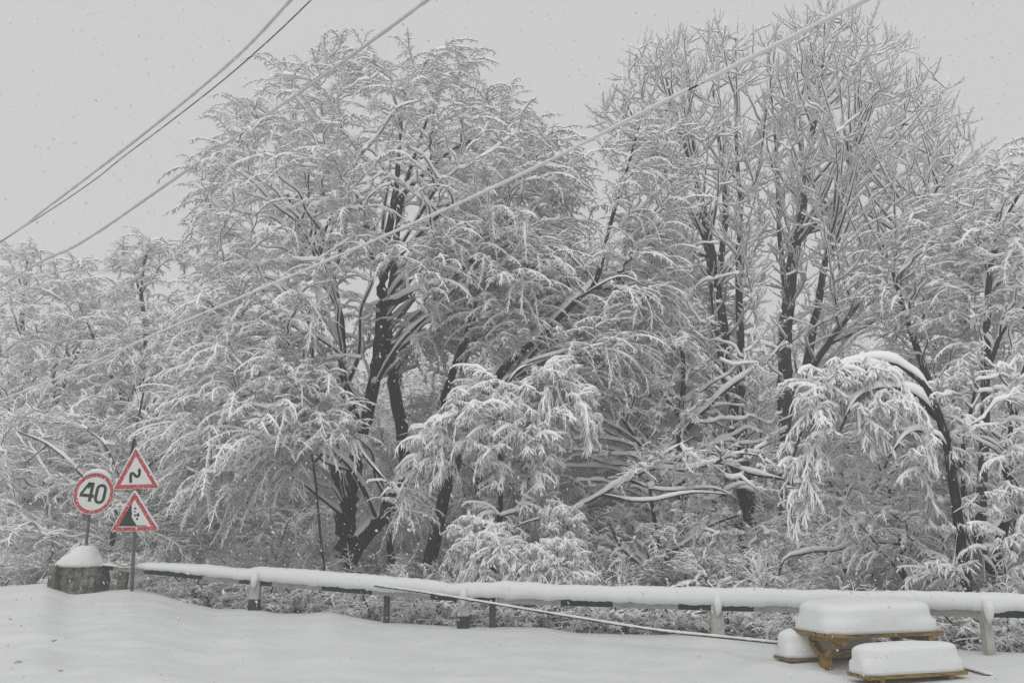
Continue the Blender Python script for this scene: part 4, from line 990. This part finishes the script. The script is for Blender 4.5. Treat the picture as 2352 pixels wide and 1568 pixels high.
# snow cap on the disc
vs = []; fs = []; Kc = 9; A_ = np.linspace(math.radians(38), math.radians(128), 22)
for a in A_:
    f = math.sin((a - A_[0]) / (A_[-1] - A_[0]) * math.pi) ** .6; hh = .015 + .075 * f
    for k in range(Kc):
        th = math.pi * k / (Kc - 1); r = RR - .004 + hh * math.sin(th)
        vs.append((r * math.cos(a), .012 - .05 * (f * .8 + .2) * math.cos(th), r * math.sin(a) ))
vs = np.array(vs); n_ = len(A_); i_ = (np.arange(n_ - 1)[:, None] * Kc + np.arange(Kc)[None]); i2 = (np.arange(n_ - 1)[:, None] * Kc + (np.arange(Kc)[None] + 1) % Kc)
link_mesh('snow_cap', vs, np.stack([i_, i2, i2 + Kc, i_ + Kc], -1).reshape(-1, 4), M_snow, ds)
q0, q1 = at(*cpx(432, 1300), YD + .07), at(*cpx(495, 640), YD + .06)
pe = empty('sign_post', q0, 'thin leaning metal post under the round speed limit sign', 'post')
mb = MB(); mb.tube([(0, 0, -.6), (0, 0, 0), q1 - q0, at(*cpx(515, 430), YD + .06) - q0], .030, 10); mb.build('pole', M_metal, pe, smooth=True)
mb = MB()
for q in ((500, 600), (512, 440)): mb.box(at(*cpx(*q), YD + .045) - q0, (.12, .075, .03), bev=.004)
mb.build('clamps', M_metal, pe)

# ------------------------------------------------------------------ picnic table and benches
from mathutils import Matrix
def snow_cake(W, D, H, over, seed, rnd=.16, n=30, m=18, lean=0.0):
    """soft-edged block of snow on a board W x D; returns verts/faces with z from 0"""
    vs = []; layers = 12
    per = 56
    for l in range(layers + 1):
        t = l / layers
        # wall profile: slightly inward lower down, bulging, then rounded over to a flat top
        if t < .5: ins = .0 + .06 * t ** 1.4; z = H * (t / .5) * .72
        else:
            a = (t - .5) / .5 * math.pi / 2; ins = .023 + rnd * (1 - math.cos(a)); z = H * .72 + H * .28 * math.sin(a)
        hx, hy = W / 2 + over - ins, D / 2 + over - ins
        ex = 3.6 if t > .3 else 6
        for k in range(per):
            th = 2 * math.pi * k / per; c, s_ = math.cos(th), math.sin(th)
            r = (abs(c) ** ex + abs(s_) ** ex) ** (-1 / ex)
            x, y = r * c * hx, r * s_ * hy
            nz = float(vnoise(x * 3 + seed, y * 3 + z * 2, seed)) * .03
            nz += float(vnoise(th * 6, z * 14, seed + 2)) * .018 * (1 if 0 < l else 0)
            vs.append((x * (1 + nz), y * (1 + nz), z + (float(vnoise(x * 2.2 + seed, y * 2.2, seed + 5)) * .07 + float(vnoise(x * 7 + seed, y * 7 + z * 6, seed + 8)) * .018 + lean * x) * t))
    fs = [(l * per + k, l * per + (k + 1) % per, (l + 1) * per + (k + 1) % per, (l + 1) * per + k) for l in range(layers) for k in range(per)]
    b = len(vs)
    # top as shrinking rings
    zt = np.mean([v[2] for v in vs[-per:]]); last = layers * per
    prev = last
    for q in (.75, .5, .25):
        base = len(vs)
        for k in range(per):
            v = vs[last + k]; x, y = v[0] * q, v[1] * q
            vs.append((x, y, H * 1.0 + .012 * (1 - q) + float(vnoise(x * 2.2 + seed, y * 2.2, seed + 5)) * .07 + lean * x))
        fs += [(prev + k, prev + (k + 1) % per, base + (k + 1) % per, base + k) for k in range(per)]; prev = base
    fs.append(tuple(prev + k for k in range(per)))
    fs.append(tuple(range(per - 1, -1, -1)))
    return vs, fs
def board_set(parent, W, D, th, z, n, name, m, gap=.012):
    w_ = (D - gap * (n - 1)) / n
    for i in range(n):
        mb = MB(); mb.box((0, -D / 2 + w_ / 2 + i * (w_ + gap), z - th / 2), (W, w_, th), bev=.004); mb.build(name, m, parent)
# table : front corner, left corner, right corner on the plane of its top
ZT = .40
Fc = atz(838, 634.6, ZT); Lc = atz(791.5, 627.9, ZT); Rc = atz(937.5, 632.6, ZT)
e1 = (Rc - Fc); e1[2] = 0; W_t = np.linalg.norm(e1); e1 /= W_t
a0 = math.atan2(e1[1], e1[0]); dl = Lc - Fc; dep_a = math.atan2(dl[1], dl[0]); a_use = ((a0 + (dep_a - math.pi / 2)) / 2)
D_t = np.linalg.norm(dl[:2])
print('TABLE', Fc, Lc, Rc, W_t, D_t, math.degrees(a0), math.degrees(dep_a))
W_t = W_t * 1.24; D_t *= 1.12
ex = np.array([math.cos(a_use), math.sin(a_use), 0]); ey = np.array([-ex[1], ex[0], 0])
cen = Fc + ex * W_t / 2 + ey * D_t / 2 + np.array([-.05, 0, 0])
tb = empty('picnic_table', (cen[0], cen[1], gz(cen[0], cen[1])), 'yellow-brown wooden picnic table buried under a thick square block of snow', 'table', rz=a_use)
zb = ZT - float(tb.location[2])
board_set(tb, W_t, D_t, .045, zb, 5, 'top_board', M_wood)
for sx in (-1, 1):
    x = sx * (W_t / 2 - .17)
    mb = MB(); mb.bar((x, -D_t / 2 + .03, zb - .085), (x, D_t / 2 - .03, zb - .085), .06, .075); mb.build('cross_beam', M_wood, tb)
    for sy in (-1, 1):
        mb = MB(); mb.bar((x, sy * .25, zb - .12), (x, sy * .03, zb - .30), .055, .09, up=(1, 0, 0)); mb.build('brace', M_wood, tb)
    mb = MB(); mb.box((x, 0, (zb - .25 - .5) / 2), (.09, .12, zb - .25 + .5), bev=.006); mb.build('leg', M_wood, tb)
mb = MB(); mb.bar((-W_t / 2 + .17, 0, zb - .26), (W_t / 2 - .17, 0, zb - .26), .05, .09); mb.build('stretcher', M_wood2, tb)
v_, f_ = snow_cake(W_t, D_t, .335, .02, 3, rnd=.15); mb = MB(); mb.add([(x, y, z + zb + .003) for x, y, z in v_], f_); mb.build('snow_block', M_snow, tb, smooth=True)
# a spindle of snow slid off the left end (the drift in front of the rear bench)
sd = MB(); p = atz(828, 668, 0.02); 
# benches
def bench(cx, ang, W, D, z, H, label, seed, lean=0, nleg=(-1, 1)):
    e = empty('bench', (cx[0], cx[1], 0), label, 'bench', 'benches at the picnic table', rz=ang)
    z0 = gz(cx[0], cx[1]); e.location[2] = z0; zb = z - z0
    board_set(e, W, D, .04, zb, 2, 'seat_board', M_wood2 if seed != 7 else M_wood)
    for sx in nleg:
        x = sx * (W / 2 - .2)
        mb = MB(); mb.bar((x, -D / 2 + .03, zb - .065), (x, D / 2 - .03, zb - .065), .055, .05); mb.build('cross_beam', M_wood, e)
        for s_ in (-1, 1):
            mb = MB(); mb.bar((x + s_ * .02, 0, zb - .05), (x + s_ * .17, 0, zb - .42), .07, .06, up=(0, 1, 0)); mb.build('leg', M_wood, e)
    v_, f_ = snow_cake(W, D, H, .015, seed, rnd=.16, lean=lean); mb = MB(); mb.add([(x, y, zz + zb + .003) for x, y, zz in v_], f_); mb.build('snow_block', M_snow, e, smooth=True)
    return e
ZB = .075
Fb = atz(868.5, 675.5, ZB); Lb = atz(846, 670, ZB); Rb = atz(968, 669.8, ZB)
e1 = Rb - Fb; Wb = np.linalg.norm(e1); ab = math.atan2(e1[1], e1[0]); Db = .34
print('BENCH', Fb, Lb, Rb, Wb, math.degrees(ab))
exb = np.array([math.cos(ab), math.sin(ab), 0]); eyb = np.array([-exb[1], exb[0], 0])
bench(Fb + exb * Wb / 2 + eyb * Db / 2, ab, Wb, Db, ZB, .30, 'front picnic bench nearest the camera, under a thick rounded slab of snow', 7)
Fr = atz(790, 657.7, ZB); Lr = atz(770, 654.8, ZB)
Wr = 1.25; cr = Fr + ex * Wr / 2 + ey * .17
bench(cr, a_use, Wr, .34, ZB, .30, 'rear picnic bench half hidden behind the left end of the table, snow-topped', 5)

# ------------------------------------------------------------------ cables
def cable(name, label, pts, r, snow_r, snow_up, cat='cable', group=None, n=70, m=M_wire, ms=None, gaps=None):
    P = catmull(np.array(pts, float), max(2, n // (len(pts) - 1))); b = P[0].copy(); P = P - b
    e = empty(name, b, label, cat, group)
    mb = MB(); mb.tube(P, r, 8); mb.build('wire', m, e, smooth=True)
    if snow_r:
        D = catmull(P, 6); k = np.arange(len(D))
        rr = snow_r * (1 + .22 * vnoise(k * .37, k * 0, 3) * 2 + .12 * vnoise(k * 1.3, k * 0, 6) * 2)
        if gaps is not None: rr = np.where(gaps(k / len(D)), rr, r * .4)
        D = D + np.array([0, 0, 1.0]) * (snow_up * 1.0)
        sb = MB(); sb.tube(D, rr, 7); sb.build('snow_sleeve', ms or M_wsnow, e, smooth=True)
    return e
def wpts(l): return [av(x, y, Y) for x, y, Y in l]
GW = 'overhead wires crossing the sky'
cable('overhead_wire', 'topmost snow-coated overhead wire crossing the upper left sky', wpts([(-420, 835, 34), (0, 556, 26), (95, 487, 24), (330, 308, 20), (530, 143, 17), (668, 0, 15.5), (900, -260, 13.5)]), .012, .036, .012, group=GW)
cable('overhead_wire', 'thin dark overhead wire running just below the topmost one, almost bare of snow', wpts([(-420, 815, 33), (95, 495, 23.5), (300, 347, 20), (480, 210, 17.2), (600, 108, 15.6), (714, 0, 14.4), (900, -190, 12.9)]), .014, .020, .008, group=GW, gaps=lambda f: (f < .45) | (np.sin(f * 160) > .55))
cable('overhead_wire', 'thick snow-coated overhead wire passing across the top of the dome tree', wpts([(-420, 975, 30), (0, 660, 23), (190, 555, 20.5), (400, 412, 18), (720, 190, 15), (985, -2, 13), (1250, -210, 11.5)]), .012, .034, .012, group=GW)
cable('overhead_wire', 'lowest long overhead wire with a ragged snow sleeve, crossing both big trees', wpts([(-500, 1075, 27), (0, 918, 20), (430, 735, 15.6), (860, 552, 11.8), (1170, 414, 9.6), (1500, 247, 7.8), (1990, 0, 6.0), (2300, -160, 5.2)]), .010, .023, .008, group=GW, ms=M_snow, n=160, gaps=lambda f: (f < .72) | (vnoise(f * 90, f * 0, 3) > -.25))
c_pts = [av(860, 1344, 13.9), av(960, 1358, 13.4), av(1090, 1379, 12.9), av(1300, 1414, 12.1), av(1500, 1446, 11.35), av(1640, 1461, 10.85), av(1775, 1475, 10.4), atz(1850 * V, 1486 * V, -.06), (4.7, 9.45, -.09), atz(2190 * V, 1528 * V, -.03), atz(2215 * V, 1534 * V, .03), atz(2272 * V, 1549 * V, .02), atz(2290 * V, 1553 * V, -.04)]
cable('fallen_cable', 'dark snow-topped cable slanting from the rail down to the picnic table', c_pts, .012, .017, .018, n=90, ms=M_snow)

# ------------------------------------------------------------------ falling snow
nf = 12000
u = rng.uniform(-.75, .75, nf); vv_ = rng.uniform(-.5, .62, nf); Yf = 2.2 + 24 * rng.random(nf) ** .8
fx = u * Yf; fz = CAMH + (vv_ + .24) * Yf; keep = fz > .15; fx, fz, Yf = fx[keep], fz[keep], Yf[keep]; nf = len(fx)
oct_v = np.array([(1, 0, 0), (-1, 0, 0), (0, 1, 0), (0, -1, 0), (0, 0, 1), (0, 0, -1)], float)
oct_f = np.array([(0, 2, 4), (2, 1, 4), (1, 3, 4), (3, 0, 4), (2, 0, 5), (1, 2, 5), (3, 1, 5), (0, 3, 5)])
sz = rng.uniform(.0028, .0075, nf) * np.clip(.5 + Yf / 14, .5, 1.5)
sh = rng.uniform(.7, 1.5, (nf, 3)); 
lean = rng.normal(.35, .15, nf)
fv = oct_v[None] * sh[:, None, :] * sz[:, None, None]; fv[:, :, 2] *= 1.6; fv[:, :, 0] -= fv[:, :, 2] * lean[:, None]
fv += np.stack([fx, Yf, fz], 1)[:, None, :]
ff = (oct_f[None] + np.arange(nf)[:, None, None] * 6).reshape(-1, 3)
o = link_mesh('falling_snow', fv.reshape(-1, 3), np.zeros((0, 4), int), M_snow, tris=ff)
tag(o, 'snowflakes falling through the whole scene', kind='stuff')

# ------------------------------------------------------------------ haze
hz = MB(); hz.box((0, 42, 8), (150, 110, 24)); ho = hz.build('haze', None)
ho.data.materials.clear(); hm = bpy.data.materials.new('haze'); hm.use_nodes = True; n = hm.node_tree; n.nodes.clear()
oo = n.nodes.new('ShaderNodeOutputMaterial'); pv = n.nodes.new('ShaderNodeVolumePrincipled')
pv.inputs['Color'].default_value = (.99, 1, .995, 1); pv.inputs['Density'].default_value = 0.006; pv.inputs['Anisotropy'].default_value = 0.2
n.links.new(pv.outputs[0], oo.inputs['Volume']); ho.data.materials.append(hm); tag(ho, 'snowy haze filling the air', kind='stuff')
print('TOTAL faces', STAT, round(time.time() - T0, 1))
